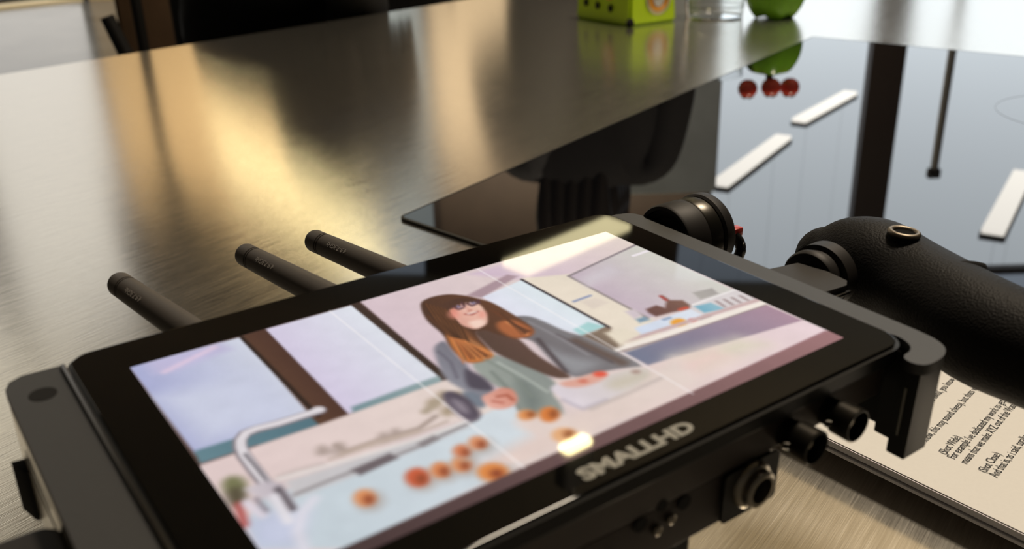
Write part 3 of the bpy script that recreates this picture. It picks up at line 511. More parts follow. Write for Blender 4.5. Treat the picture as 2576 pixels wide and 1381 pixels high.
X = {'w1a': -8.015, 'w1b': -4.795, 'w2a': -2.003, 'w2b': -0.958, 'w3a': 2.502, 'w3b': 8.286, 'm': 4.48, 'mw': 0.404}     # positions along the far wall
back_panel('wall_back', -9.0, X['w1a'] - 0.09, Z_FLOOR, Z_CEIL, M_WALL)
window(1, X['w1a'], X['w1b'], -0.85, 5.0, M_SKYW2, [((X['w1a'] * .55 + X['w1b'] * .45), 0.3)])
back_panel('wall_back_tan', X['w1b'] + 0.09, X['w2a'] - 0.09, Z_FLOOR, 3.35, M_TAN)
back_panel('wall_back_upper', X['w1b'] + 0.09, X['w2a'] - 0.09, 3.35, Z_CEIL, M_BROWN)
window(2, X['w2a'], X['w2b'], -0.6, 3.9, M_SKYW3)
back_panel('wall_back_beige', X['w2b'] + 0.09, X['w3a'] - 0.09, Z_FLOOR, 2.9, M_BEIGE)
back_panel('wall_back_brown', X['w2b'] + 0.09, X['w3a'] - 0.09, 2.9, Z_CEIL, M_BROWN)
window(3, X['w3a'], X['w3b'], -0.75, 4.55, M_SKYW, [(X['m'], X['mw'])])
back_panel('wall_back_end', X['w3b'] + 0.09, 12.0, Z_FLOOR, Z_CEIL, M_WALL)
back_panel('trim_1', -9.0, X['w1a'] - 0.09, -0.86, -0.74, M_TAN, 0.03, BACK - 0.03)

b = MB(); b.box((-8.8, 6.0, Z_CEIL - 0.06), (-4.8, 10.6, Z_CEIL - 0.02)); sk = b.build('window_4', mat('added_panel_glow', (0, 0, 0), 0.9, emis=(1.0, 0.92, 0.76), es=1.0), auto=False); sk['kind'] = 'structure'  # glowing ceiling panel added to brighten the left of the steel
b = MB()
for (x0, y0, x1, y1) in ((-8.9, 5.9, -4.7, 6.0), (-8.9, 10.6, -4.7, 10.7), (-8.9, 5.9, -8.8, 10.7), (-4.8, 5.9, -4.7, 10.7)): b.box((x0, y0, Z_CEIL - 0.12), (x1, y1, Z_CEIL))
o = b.build('trim_2', M_MULL, auto=False); o['kind'] = 'structure'  # frame around the added glowing panel

b = MB(); b.prism([(-6.6, 9.1), (-4.75, 11.0), (-5.15, 11.0), (-7.0, 9.1)], Z_FLOOR, Z_FLOOR + 0.03); o = b.build('trim_3', mat('cream_floor_trim', (0.75, 0.66, 0.45), 0.6), auto=False); o['kind'] = 'structure'
# hanging tube lamps (rows parallel to the worktop)
def lamp(p, q, m, label, wdt=0.06, group=None):
    p = Vector(p); q = Vector(q); d = (q - p).normalized(); s = Vector((-d.y, d.x, 0)) * wdt
    r = empty('pendant_tube_lamp', (p + q) / 2); tag(r, label, 'lamp', group)
    o = (p + q) / 2
    def B(off, zz0, zz1, name, mm):
        b = MB(); pts = [p + s * off - o, q + s * off - o, q - s * off - o, p - s * off - o]
        b.prism([(v.x, v.y) for v in pts], zz0, zz1); return b.build(name, mm, r, auto=False)
    B(1.0, 0.0, 0.03, 'diffuser', m); B(1.15, 0.03, 0.07, 'housing', M_WALL)
    for t in (0.15, 0.85):
        c = p.lerp(q, t) - o; b = MB(); b.cyl((c.x, c.y, 0.07), (c.x, c.y, Z_CEIL - o.z), 0.0008, n=6); b.build('hanging_wire', M_DARKM, r)
    return r
LG = 'tube lamps hanging over the hall'
lamp((1.42, 6.02, 1.7), (2.19, 7.21, 1.7), M_TUBE, 'white tube lamp mirrored in black glass, nearer of the left pair', group=LG)
lamp((2.46, 7.71, 1.7), (3.25, 8.73, 1.7), M_TUBE, 'white tube lamp mirrored in black glass, farther and shorter of the left pair', group=LG)
lamp((2.76, 4.97, 1.7), (3.51, 6.08, 1.7), M_TUBE, 'bright white tube lamp mirrored at the right rim of the black glass', group=LG)
lamp((-0.70, 4.75, 1.7), (-2.35, 7.4, 1.7), M_TUBEW, 'warm lamp whose diagonal yellow streak shows on the steel worktop', 0.06)
lamp((0.10, 3.72, 1.7), (0.62, 4.28, 1.7), M_TUBEY, 'warm lamp mirrored as a yellow band in the far corner of the monitor glass', 0.075)
r = empty('downlight', (0.27, 2.40, 1.7)); tag(r, 'small warm downlight mirrored as a glowing blob near the monitor logo', 'lamp')
b = MB(); b.prism(rrect(-0.056, -0.026, 0.056, 0.026, 0.016), 0, 0.01, M=Matrix.Rotation(math.atan2(0.64, 0.77), 4, 'Z')); b.build('lens', M_SPOT, r, auto=False)
b = MB(); b.prism(rrect(-0.062, -0.032, 0.062, 0.032, 0.018), 0.01, 0.14, M=Matrix.Rotation(math.atan2(0.64, 0.77), 4, 'Z')); b.build('housing', M_WALL, r)
b = MB(); b.cyl((0, 0, 0.14), (0, 0, Z_CEIL - 1.7), 0.008, n=8); b.build('hanging_wire', M_DARKM, r)

# ================================================================ WORKTOP + COOKTOP
E1 = Vector((-0.67818, 1.26125, 0)); ED = Vector((0.6489, 0.7609, 0)); EN = Vector((0.7609, -0.6489, 0))
def on_top(t, n, z=0): p = E1 + ED * t + EN * n; return (p.x, p.y, z)
ct = [Vector((-0.07754, 0.62667)), Vector((0.44206, 1.35716)), Vector((0.9146, 0.8845)), Vector((0.395, 0.154))]
T0, T1, WN = -2.1, 3.4, 1.75
wt = empty('kitchen_island', on_top(0.6, 0.85, Z_FLOOR)); wt['label'] = 'long brushed stainless steel kitchen island the monitor and black glass sit on'; wt['category'] = 'worktop'
inv = Matrix.Translation(-Vector(wt.location))
b = MB(inv); outline = [on_top(T0, 0)[:2], on_top(T0, WN)[:2], on_top(T1, WN)[:2], on_top(T1, 0)[:2]]
b.prism(outline, -0.035, 0.0, 0.002, seg=2); b.build('steel_top', M_STEEL, wt, auto=False)
b = MB(inv); b.prism([on_top(T0 + .05, 0.10)[:2], on_top(T0 + .05, WN - .10)[:2], on_top(T1 - .05, WN - .10)[:2], on_top(T1 - .05, 0.10)[:2]], Z_FLOOR + 0.1, -0.035); b.build('cabinet_body', mat('cabinet_steel', (0.22, 0.20, 0.18), 0.35, metal=0.8), wt, auto=False)
b = MB(inv); b.prism([on_top(T0 + .1, 0.17)[:2], on_top(T0 + .1, WN - .17)[:2], on_top(T1 - .1, WN - .17)[:2], on_top(T1 - .1, 0.17)[:2]], Z_FLOOR, Z_FLOOR + 0.1); b.build('plinth', M_BLACK, wt, auto=False)
text_mesh('engraved_text', 'PHVANA', 0.0042, inv @ Matrix.Translation((0.1262, 0.1985, 0.0001)) @ Matrix.Rotation(math.radians(-4), 4, 'Z'), mat('pale_engraving', (0.75, 0.66, 0.48), 0.5), wt, 0.00004)

ck = empty('induction_cooktop', (0.4, 0.75, 0)); tag(ck, 'black glass cooktop set flush into the steel, mirroring windows and lamps', 'cooktop')
inv = Matrix.Translation((-0.4, -0.75, 0))
def rounded(ptsv, r, n=6):
    out = []; N = len(ptsv)
    for i in range(N):
        p = ptsv[i]; a = (ptsv[i - 1] - p).normalized(); c = (ptsv[(i + 1) % N] - p).normalized()
        for k in range(n + 1):
            t = k / n; q = p + a * r * (1 - t) ** 2 + c * r * t ** 2; out.append((q.x, q.y))
    return out
b = MB(inv); b.prism(rounded([p for p in ct], 0.004), 0.0002, 0.0022, 0.0004); b.build('glass_plate', M_GLASSCT, ck, auto=False)
cc = (ct[0] + ct[1] + ct[2] + ct[3]) / 4
oute = rounded([p + (p - cc).normalized() * 0.0022 for p in ct], 0.006); inne = rounded([p for p in ct], 0.004)
b = MB(inv)
n = len(oute)
vs = b._add([(p[0], p[1], 0.0001) for p in oute] + [(p[0], p[1], 0.0022) for p in oute] + [(p[0], p[1], 0.0023) for p in inne] + [(p[0], p[1], 0.0001) for p in inne],
            [(k * n + i, k * n + (i + 1) % n, ((k + 1) % 4) * n + (i + 1) % n, ((k + 1) % 4) * n + i) for k in range(4) for i in range(n)])
b.build('trim_frame', M_BLACK, ck)
# printed zone ring and far-off dust ring on the glass
b = MB(inv); b.tube([(0.560 + 0.09 * math.cos(a), 0.86 + 0.09 * math.sin(a), 0.0022) for a in np.linspace(0, 2 * math.pi, 65)[:-1]], 0.00018, 6, closed=True)
b.build('zone_marking', mat('faint_marking', (0.10, 0.11, 0.12), 0.4), ck)

# ================================================================ SCRIPT PAGES
PO = Vector((0.1236, 0.3134, 0)); PD = Vector((0.6097, -0.7926, 0)); PN = Vector((0.7926, 0.6097, 0))
sc = empty('printed_script', (PO + PD * 0.05 + PN * 0.09)); tag(sc, 'curled printed script pages lying on the steel beneath the monitor grip', 'paper')
inv = Matrix.Translation(-Vector(sc.location))
def page(lift0, lift1, dn, thick, m, flat):
    b = MB(inv); NU, NV = 70, 20; rows = []
    def h(s, t):   # s across from the near edge (0..1), t along it
        c = max(0.0, 1 - s / 0.9); return flat + (lift0 * (1 - t) + lift1 * t) * c * c
    vs = []
    for k, dz in enumerate((0.0, -thick)):
        for i in range(NU + 1):
            for j in range(NV + 1):
                s = i / NU; t = j / NV; p = PO + PN * (dn + s * 0.194) + PD * (-0.115 + t * 0.285)
                vs.append((p.x, p.y, h(s, t) + dz))
    w = NV + 1; K = (NU + 1) * w; fs = []
    for i in range(NU):
        for j in range(NV):
            a = i * w + j; fs.append((a, a + 1, a + w + 1, a + w)); fs.append((K + a, K + a + w, K + a + w + 1, K + a + 1))
    for j in range(NV): fs.append((j, K + j, K + j + 1, j + 1)); a = NU * w + j; fs.append((a, a + 1, K + a + 1, K + a))
    for i in range(NU): a = i * w; fs.append((a, a + w, K + a + w, K + a)); a = i * w + NV; fs.append((a, K + a, K + a + w, a + w))
    b._add(vs, fs, None, True); return b.build('page', m, sc)
page(0.0062, 0.0058, 0.0, 0.0002, M_PAPER, 0.0068)
page(0.0061, 0.0057, -0.0006, 0.0024, M_PAPER2, 0.0065)
page(0.0050, 0.0054, -0.0014, 0.0012, M_PAPER2, 0.0040)
def page_z(x, y):
    q = Vector((x, y, 0)) - PO; s = max(0.0, q.dot(PN) / 0.194); t = (q.dot(PD) + 0.115) / 0.285; c = max(0.0, 1 - s / 0.9)
    return 0.0068 + (0.0062 * (1 - t) + 0.0058 * t) * c * c + 0.00022
def script_line(s, p):
    d = Vector((0.686, 0.728, 0)).normalized(); ang = math.atan2(d.y, d.x)
    o = text_mesh('printed_text', s, 0.0048, Matrix.Translation(inv @ Vector(p)) @ Matrix.Rotation(ang, 4, 'Z'), M_INK, sc, sx=0.75)
    L = Vector(sc.location)
    for v in o.data.vertices: v.co.z = page_z(v.co.x + L.x, v.co.y + L.y)
T_LINES = [('I know, this may sound cheesy, but thats what', (0.1607, 0.3096, 0.0)),
    ('(Shot Wide)', (0.1654, 0.3017, 0.0)),
    ("For example i've dedicated my work to get", (0.1674, 0.2984, 0.0)),
    ('means that we make XYZ out of the Waste of', (0.1705, 0.2951, 0.0)),
    ('(Shot Close)', (0.1749, 0.2892, 0.0)),
    ('And that is, as i said, totally', (0.1776, 0.2861, 0.0)),
    ('be awful, you know', (0.1783, 0.3432, 0.0))]
for s, p in T_LINES: script_line(s, p)
# ================================================================ FIELD MONITOR (local frame: u along the screen, v up the screen, w out of the glass, metres)
R1 = Vector((0.8145429, 0.5799948, -0.01121869)); R2 = Vector((-0.5794218, 0.814371, 0.03271539)); R3 = Vector((0.02811093, -0.02014773, 0.9994017))
MO = empty('field_monitor'); tag(MO, 'black on-camera field monitor lying screen-up, showing a person in a kitchen', 'monitor')
MW = Matrix(((R1.x, R2.x, R3.x, -0.092387), (R1.y, R2.y, R3.y, 0.198117), (R1.z, R2.z, R3.z, 0.114864), (0, 0, 0, 1)))
MO.matrix_world = MW
mm = 0.001
SC = Matrix.Scale(mm, 4)
def B(): return MB(SC)
# housing
b = B(); b.prism(rrect(-11, -100, 163.5, 14, 7), -15, -1.6, 0.8); b.prism(rrect(-8, -99.5, 118.5, 6, 3), -29, -15, 0.6); b.build('housing', M_HOUSE, MO)
b = B(); b.prism(rrect(-12.2, -102.2, 164.6, 15.2, 6.5), -5.5, -0.9, 1.1); b.build('glossy_rim', M_GLOSSB, MO, auto=False)
b = B(); b.prism(rrect(-11.4, -101.2, 163.8, 14.4, 6), -1.2, -0.05, 0.25); b.build('front_glass', M_GLOSS, MO, auto=False)
# the picture
SW, SH = 151.7, 91.5; NX, NY = 640, 386
xs = np.linspace(0, SW, NX); ys = np.linspace(0, -SH, NY); XX, YY = np.meshgrid(xs, ys)
img = np.zeros((NY, NX, 3)); img[:] = (226, 208, 206)
def blend(x0, x1, y0, y1, sdf, col, c2, pts, soft):
    i0 = max(0, int((x0 - 6 * soft) / SW * (NX - 1))); i1 = min(NX, int((x1 + 6 * soft) / SW * (NX - 1)) + 2)
    j0 = max(0, int((-y1 - 6 * soft) / SH * (NY - 1))); j1 = min(NY, int((-y0 + 6 * soft) / SH * (NY - 1)) + 2)
    if i1 <= i0 or j1 <= j0: return
    gx = XX[j0:j1, i0:i1]; gy = YY[j0:j1, i0:i1]; d = sdf(gx, gy)
    a = np.clip(0.5 - d / (2 * soft), 0, 1); a = (a * a * (3 - 2 * a))[..., None]
    c = np.array(col, float)
    if c2 is not None:
        t = np.clip((gx - x0) / max(1e-6, x1 - x0), 0, 1)[..., None]; c = c * (1 - t) + np.array(c2, float) * t
    img[j0:j1, i0:i1] = img[j0:j1, i0:i1] * (1 - a) + c * a
def seg_d(gx, gy, p, q):
    dx, dy = q[0] - p[0], q[1] - p[1]; L = dx * dx + dy * dy + 1e-12
    t = np.clip(((gx - p[0]) * dx + (gy - p[1]) * dy) / L, 0, 1)
    return np.hypot(gx - p[0] - t * dx, gy - p[1] - t * dy)
def poly_sdf(pts):
    def f(gx, gy):
        d = np.full(gx.shape, 1e9); ins = np.zeros(gx.shape, bool)
        for i in range(len(pts)):
            p, q = pts[i - 1], pts[i]; d = np.minimum(d, seg_d(gx, gy, p, q))
            if p[1] != q[1]: ins ^= ((p[1] > gy) != (q[1] > gy)) & (gx < (q[0] - p[0]) * (gy - p[1]) / (q[1] - p[1]) + p[0])
        return np.where(ins, -d, d)
    return f
def line_sdf(pts, w):
    def f(gx, gy):
        d = np.full(gx.shape, 1e9)
        for i in range(len(pts) - 1): d = np.minimum(d, seg_d(gx, gy, pts[i], pts[i + 1]))
        return d - w / 2
    return f
for a in SCREEN_ART:
    if a[0] == 'band':
        blend(0, SW, -SH, -88.2, poly_sdf([(-2, -88.2), (SW + 2, -86.8), (SW + 2, -93), (-2, -93)]), (66, 52, 52), (160, 118, 120), None, 0.4)
        for u in (52.4, 100.6): blend(u, u, -SH, 0, line_sdf([(u, 2), (u, -88)], 0.25), (255, 250, 250), None, None, 0.3)
        continue
    pts = a[1]
    if a[0] == 'c':
        for _ in range(2):
            nn = []
            for k in range(len(pts)):
                p, q = pts[k], pts[(k + 1) % len(pts)]
                nn += [(p[0] * .78 + q[0] * .22, p[1] * .78 + q[1] * .22), (p[0] * .22 + q[0] * .78, p[1] * .22 + q[1] * .78)]
            pts = nn
    px = [p[0] for p in pts]; py = [p[1] for p in pts]
    if a[0] in 'pc': blend(min(px), max(px), min(py), max(py), poly_sdf(pts), a[2], a[3], pts, a[4])
    else: blend(min(px) - a[2], max(px) + a[2], min(py) - a[2], max(py) + a[2], line_sdf(pts, a[2]), a[3], None, pts, a[4])
rng = np.random.RandomState(7); low = np.kron(rng.randn(NY // 12 + 1, NX // 12 + 1), np.ones((12, 12)))[:NY, :NX]
for _ in range(6): low = (low + np.roll(low, 3, 0) + np.roll(low, -3, 0) + np.roll(low, 3, 1) + np.roll(low, -3, 1)) / 5
img = np.clip(img * (1 + 0.010 * low[..., None]) + rng.randn(NY, NX, 1) * 1.6, 0, 255)
lin = img / 255.0; lin = np.where(lin <= 0.04045, lin / 12.92, ((lin + 0.055) / 1.055) ** 2.4)
me = bpy.data.meshes.new('screen_picture')
co = np.stack([XX * mm, YY * mm, np.full_like(XX, 0.00002)], -1).reshape(-1, 3)
idx = np.arange(NX * NY).reshape(NY, NX)
fa = np.stack([idx[:-1, :-1], idx[1:, :-1], idx[1:, 1:], idx[:-1, 1:]], -1).reshape(-1, 4)
me.vertices.add(len(co)); me.vertices.foreach_set('co', co.ravel())
me.loops.add(fa.size); me.loops.foreach_set('vertex_index', fa.ravel().astype(np.int32))
me.polygons.add(len(fa)); me.polygons.foreach_set('loop_start', (np.arange(len(fa)) * 4).astype(np.int32))
me.update(calc_edges=True)
ca = me.color_attributes.new('picture', 'FLOAT_COLOR', 'POINT')
ca.data.foreach_set('color', np.concatenate([lin, np.ones((NY, NX, 1))], -1).astype(np.float32).ravel())
m = bpy.data.materials.new('lit_display'); m.use_nodes = True; nt = m.node_tree; pb = nt.nodes['Principled BSDF']
pb.inputs['Base Color'].default_value = (0.004, 0.004, 0.004, 1); pb.inputs['Roughness'].default_value = 0.03; pb.inputs['IOR'].default_value = 1.42
at = nt.nodes.new('ShaderNodeAttribute'); at.attribute_name = 'picture'; nt.links.new(at.outputs['Color'], pb.inputs['Emission Color']); pb.inputs['Emission Strength'].default_value = 0.93
me.materials.append(m); so = bpy.data.objects.new('display_picture', me); COL.objects.link(so); so.parent = MO
so['label'] = 'lit display showing a long-haired person in a grey cardigan behind a sink'
# logo
text_mesh('logo_lettering', 'SMALLHD', 0.0052, Matrix.Translation((0.0597, -0.0985, 0.00001)), M_LETTER, MO, 0.00004, sx=1.38, bold=0.00022)
# cage wings
def wing(pts, z0, z1, name, m, bev=0.5): b = B(); b.prism(pts, z0, z1, bev); return b.build(name, m, MO, auto=False)
w_r = wing([(163.9, 13), (168, 13)] + [(171.5, 11.5), (173.6, 8), (173.8, -60), (173.4, -98)] + [tuple(q) for q in smooth_pts([(173.3, -100), (172.6, -104.5), (170.6, -108.2), (167, -110.3), (162.5, -111), (158.6, -110.6), (156.8, -108.6), (156.9, -106), (158.6, -104.6), (161.5, -104.2), (164.2, -102.6), (165.9, -99.6), (166.1, -96.5), (164.8, -93.8)], 4)], -4.4, -1.4, 'cage_arm', M_ANOD)
b = B(); b.prism([(158.8, -109.6), (168.5, -109.6), (171.2, -107.6), (172.3, -104), (172.4, -97), (164.5, -97), (164.5, -103.5), (158.8, -104.5)], -30.5, -4.4, 0.8); b.box((168.5, -97, -30.5), (172.6, 10, -4.4), 0.8); b.build('cage_leg', M_BLACK, MO)
b = B(); b.box((158.55, -106.9, -24), (158.85, -106.4, -10)); b.build('edge_highlight_line', M_LETTER, MO, auto=False)  # highlight on the leg's side face, put in as a grey strip
hole = [(-19.2 + 3.1 * math.cos(t), 2.6 + 3.1 * math.sin(t)) for t in np.linspace(0, 2 * math.pi, 33)[:-1]]
w_l = wing([(-13.0, 14.5), (-21.5, 14.8), (-24.6, 13.0), (-26.0, 9.5), (-26.0, -60), (-26.0, -108), (-22, -111), (-13.0, -111)], -5.0, -1.8, 'cage_arm', M_ANOD)
b = B(); b.prism(hole, -1.85, -1.72); b.build('screw_hole', M_VOID, MO, auto=False)
M_RAIL = mat('polished_dark_rail', (0.50, 0.41, 0.28), 0.2, metal=1.0)
b = B(); b.prism(rrect(-26.0, -108, -21, 8.5, 1.0), -33, -5.0, 0.4); b.build('polished_side_rail', M_RAIL, MO)
b = B(); b.prism(rrect(-26.12, -36, -25.8, 0, 0.05), -16, -14.6); b.prism(rrect(-26.12, -30, -25.8, -6, 0.05), -11, -9.5); b.build('rail_grooves', M_HOUSE, MO, auto=False)
b = B(); b.prism([(-28.6, 8.3), (-26, 8), (-26, 1), (-27, 2)], -34, -20, 0.2); b.build('cage_foot', M_VOID, MO)
b = B(); b.box((-13.2, -100, -2.2), (-12.0, 13, -0.7), 0.25); b.build('rim_edge', M_DARKM, MO)
# antennas
for (tu, tv, bu, bv) in ((18.3, 87.5, 27.6, 14), (60.8, 87.0, 70, 14), (86.0, 85.0, 95.5, 14)):
    t = Vector((tu, tv, -15)); s = Vector((bu, bv, -12.5)); d = (s - t); L = d.length; d.normalize()
    b = B(); b.lathe([(0, 0), (3.0, 0.0), (3.85, 0.5), (4.1, 1.4), (4.1, 6.6), (3.7, 6.75), (3.7, 7.15), (4.1, 7.3), (4.1, 7.75), (3.7, 7.9), (3.7, 8.35), (4.15, 8.5), (4.5, L * .55), (4.7, L)], t, d, 40)
    an = b.build('antenna', M_RUBBER, MO)
    # moulded lettering along the shaft, reading towards the tip
    x = (-d).normalized(); cam_l = Vector((-0.55, -0.62, 0.85)); z = (cam_l - x * cam_l.dot(x)).normalized(); y = z.cross(x)
    p = t + d * 26.0 + z * 4.36 + y * -0.2
    F = Matrix(((x.x, y.x, z.x, p.x), (x.y, y.y, z.y, p.y), (x.z, y.z, z.z, p.z), (0, 0, 0, 1)))
    text_mesh('moulded_text', '4.9-7.3GHz', 2.5, SC @ F, mat('moulded_grey', (0.24, 0.22, 0.20), 0.45), an, 0.04, sx=1.0)
b = B(); b.lathe([(5, 0), (5, 3), (4, 4.2), (0, 4.4)], (104, 18.5, -9), (0, .3, 1), 28); b.build('top_button', M_BLACK, MO)
# connectors on the bottom edge
for cu in (136.2, 120.6):
    b = B(); ax = (0, -1, 0)
    b.lathe([(3.6, 0), (3.4, 3.5), (4.3, 3.8), (4.4, 9.0), (4.1, 9.3), (3.8, 9.3), (3.7, 2.0), (0, 2.0)], (cu, -99.5, -11.6), ax, 36)
    bn = b.build('coax_socket', M_DARKM, MO)
    b = B(); b.lathe([(1.6, 0), (1.6, 5.0), (1.0, 5.5), (0, 5.5)], (cu, -101.5, -11.6), ax, 20); b.build('centre_pin', M_CHROME, bn)
    b = B()
    for s in (-1, 1): b.cyl((cu + s * 4.2, -104.2, -11.6), (cu + s * 5.2, -103.2, -11.6), 0.9, n=12)
    b.build('bayonet_lug', M_DARKM, bn)
    b = B(); b.lathe([(0, 0), (3.6, 0), (3.6, .2), (0, .2)], (cu, -103.4, -11.6), ax, 24); b.build('socket_floor', M_VOID, bn)
b = B(); b.prism(rrect(99.5, -28.6, 118.3, -15.0, 1.5), 100.0, 100.9, 0.3, Matrix.Rotation(math.radians(90), 4, 'X')); pl = b.build('connector_plate', M_BLACK, MO)
b = B(); b.lathe([(6.2, 0), (6.2, .8), (5.6, 1.6), (4.9, 1.8), (4.7, 3.4), (4.1, 3.8), (3.3, 3.8), (3.1, .6), (0, .6)], (108.6, -100.6, -20.8), (0, -1, 0), 36); lm = b.build('round_socket', M_CHROME, pl)
b = B(); b.lathe([(0, 0), (3.05, 0), (3.05, .2), (0, .2)], (108.6, -101.6, -20.8), (0, -1, 0), 24); b.build('socket_recess', M_VOID, pl)
for (cu, cw, rr) in ((87.4, -17.0, 1.9), (74.3, -16.8, 1.9), (80.4, -14.6, 1.5)):
    b = B(); b.lathe([(0, 0), (rr, 0), (rr, .15), (0, .15)], (cu, -99.95, cw), (0, -1, 0), 20); b.build('screw_hole', M_VOID, MO)
for (cu, cw) in ((83.3, -19.4), (79.2, -20.6)):
    b = B(); b.lathe([(1.3, 0), (1.25, .8), (.7, 1.1), (0, 1.1)], (cu, -99.8, cw), (0, -1, 0), 18); b.build('screw_head', M_CHROME, MO)
b = B(); b.box((66.5, -100.3, -27), (67.2, -99.8, -20), 0.1); b.build('latch_line', M_CHROME, MO)
# battery that carries the monitor
b = B(); b.prism(rrect(-4, -98.5, 93.8, -30, 3), -60, -29, 0.8); b.prism(rrect(-4, -98.5, 93.8, -30, 3), -110.55, -60.5, 1.5)
b.build('battery', M_BLACK, MO)
# rosette knob at the far right corner
b = B(); b.lathe([(0, 1.6), (1.6, 1.4), (3.2, 1.2), (4.6, .9), (5.0, 1.6), (8.6, 1.7), (9.2, 1.2), (11.2, 1.0), (11.6, 0), (12.9, 0.0), (13.4, .8), (13.4, 9.5), (12.6, 10.2), (11, 10.2)], (178.2, -1.0, -10), (1, 0, 0), 56)
kn = b.build('clamp_knob', M_ANODW, MO)
b = B(); b.lathe([(11, 0), (12.8, .1), (13.2, .8), (13.2, 5.8), (12.2, 7), (10.2, 7.3)], (188.2, -1.0, -10), (1, 0, 0), 56); b.build('knurled_disc', M_DARKM, kn)
b = B(); b.lathe([(8, 0), (8, 5)], (194, -1.0, -10), (1, 0, 0), 40); b.build('neck', M_VOID, kn)
b = B(); b.lathe([(9, 0), (13.0, .2), (13.7, 1.0), (13.8, 4.2), (13.2, 5.2), (0, 5.4)], (194.5, -1.0, -9.8), (1, 0, 0), 56); b.build('outer_disc', M_ANODW, kn)
b = B(); b.lathe([(1.5, 0), (1.3, .7), (.6, 1.0), (0, 1.0)], (179.6, -1.0, -10), (-1, 0, 0), 18); b.build('screw_head', M_CHROME, kn)
b = B(); b.tube(smooth_pts([(202, -11, -9), (204.0, -12.5, -12), (204, -13.5, -15), (202.5, -13.5, -18)]), 1.9, 14); lv = b.build('release_lever', M_BLACK, kn)
b = B(); b.box((200.0, -12.6, -10.5), (205.6, -9.0, -6.6), 0.7); b.build('red_tab', M_RED, lv)
b = B(); b.tube([(204.0 + 1.4 * math.cos(a), -14.4 + 1.0 * math.cos(a), -14.5 + 2.6 * math.sin(a)) for a in np.linspace(0, 2 * math.pi, 25)[:-1]], 0.45, 8, closed=True); b.build('lever_ring', M_DARKM, lv)
b = B(); b.box((166, -8, -22), (182, 12, -9), 1.5); b.build('knob_bracket', M_BLACK, MO)
b = B(); b.prism(rrect(160, -2, 178, 16, 6), -7.5, -3.2, 0.8); b.build('corner_tab', M_ANOD, MO)
b = B(); b.prism(rrect(168.8, 2.2, 173.4, 4.6, 1.1), -3.25, -3.1); b.build('corner_slot', M_VOID, MO, auto=False)
# right-hand leather grip
def grip(axis, name_label):
    pr = smooth_pts(axis, 8)
    b = B(); P = [Vector(q[:3]) for q in pr]; Rr = [q[3] for q in pr]
    # dome both ends
    d0 = (P[0] - P[1]).normalized(); d1 = (P[-1] - P[-2]).normalized()
    pre = [(P[0] + d0 * Rr[0] * math.sin(a), Rr[0] * math.cos(a)) for a in np.linspace(1.50, 0.15, 7)]
    post = [(P[-1] + d1 * Rr[-1] * math.sin(a), Rr[-1] * math.cos(a)) for a in np.linspace(0.15, 1.50, 7)]
    pts = [p for p, _ in pre] + P + [p for p, _ in post]; rad = [r for _, r in pre] + Rr + [r for _, r in post]
    b.tube(pts, rad, 64); o = b.build('hand_grip', M_LEATHER, MO); o['label'] = name_label; return o
gr = grip([(230, -31, -18, 11.0), (231, -40, -15.5, 14.6), (230.5, -50, -15, 16.4), (227, -66, -15.5, 15.6), (220, -84, -15.5, 16.0), (216, -98, -16.0, 16.4), (215, -118, -16, 15.6), (215, -150, -17, 15.0)], 'black grained leather grip')
b = B(); b.tube([(0 + 4.3 * math.cos(a), 4.3 * math.sin(a), 0) for a in np.linspace(0, 2 * math.pi, 41)[:-1]], 0.95, 12, closed=True)
rg = b.build('eyelet', mat('aged_brass', (0.26, 0.22, 0.17), 0.45, metal=1.0), gr); rg.matrix_parent_inverse = Matrix.Identity(4)
rg.location = (0.2268, -0.0600, 0.0014); rg.rotation_euler = (0.02, 0.05, 0)
b = B(); b.lathe([(4.9, 0), (4.9, 2.6)], (226.8, -60.0, -1.4), (0, 0, 1), 32); b.lathe([(0, 0), (3.5, 0.0)], (226.8, -60.0, 1.35), (0, 0, 1), 24); b.build('eyelet_recess', M_VOID, gr)
b = B()
pts = []
for a in np.linspace(math.radians(55), math.radians(118), 22): pts.append((220.9 + 15.0 * math.cos(a), -87.0 + 9.0 * (a - math.radians(55)) / 1.1, -15.5 + 15.0 * math.sin(a)))
b.tube(pts, [0.2 + 1.9 * (1 - k / 21.0) ** 1.3 * min(1, k / 3.0 + .3) for k in range(22)], 10); b.build('leather_seam_gap', M_VOID, gr)
b = B(); b.lathe([(8.4, 0), (9.6, .4), (10.2, 1.4), (10.2, 3.0), (9.4, 4.0), (9.4, 6), (11.0, 6.5), (11.0, 12)], (200.0, -45.0, -14.5), (1, 0.06, 0), 48); b.build('grip_collar', M_ANODW, MO)
b = B(); b.prism([(172, -60), (196, -62), (199, -60), (200, -52), (198, -42), (172, -37)], -12.5, -8.2, 0.8); b.box((180, -54, -24), (203, -38, -12), 1.0); b.build('grip_bracket', M_ANODW, MO)
b = B(); b.box((186, -62.8, -11.4), (198, -61.8, -10.2), 0.3); b.build('bracket_lip', M_DARKM, MO)
b = B(); b.tube(smooth_pts([(176, -36, -26), (190, -30, -22), (203, -27, -20), (214, -30, -19)]), 2.0, 12); b.build('leather_cord', M_LEATHER, MO)
# left-hand grip bracket, close to the lens
b = B(); b.prism(rrect(-64, -90, -25.5, -35.5, (5, 12, 2, 2)), -22, -10.0, 1.2); b.build('grip_bracket', M_ANODW, MO)
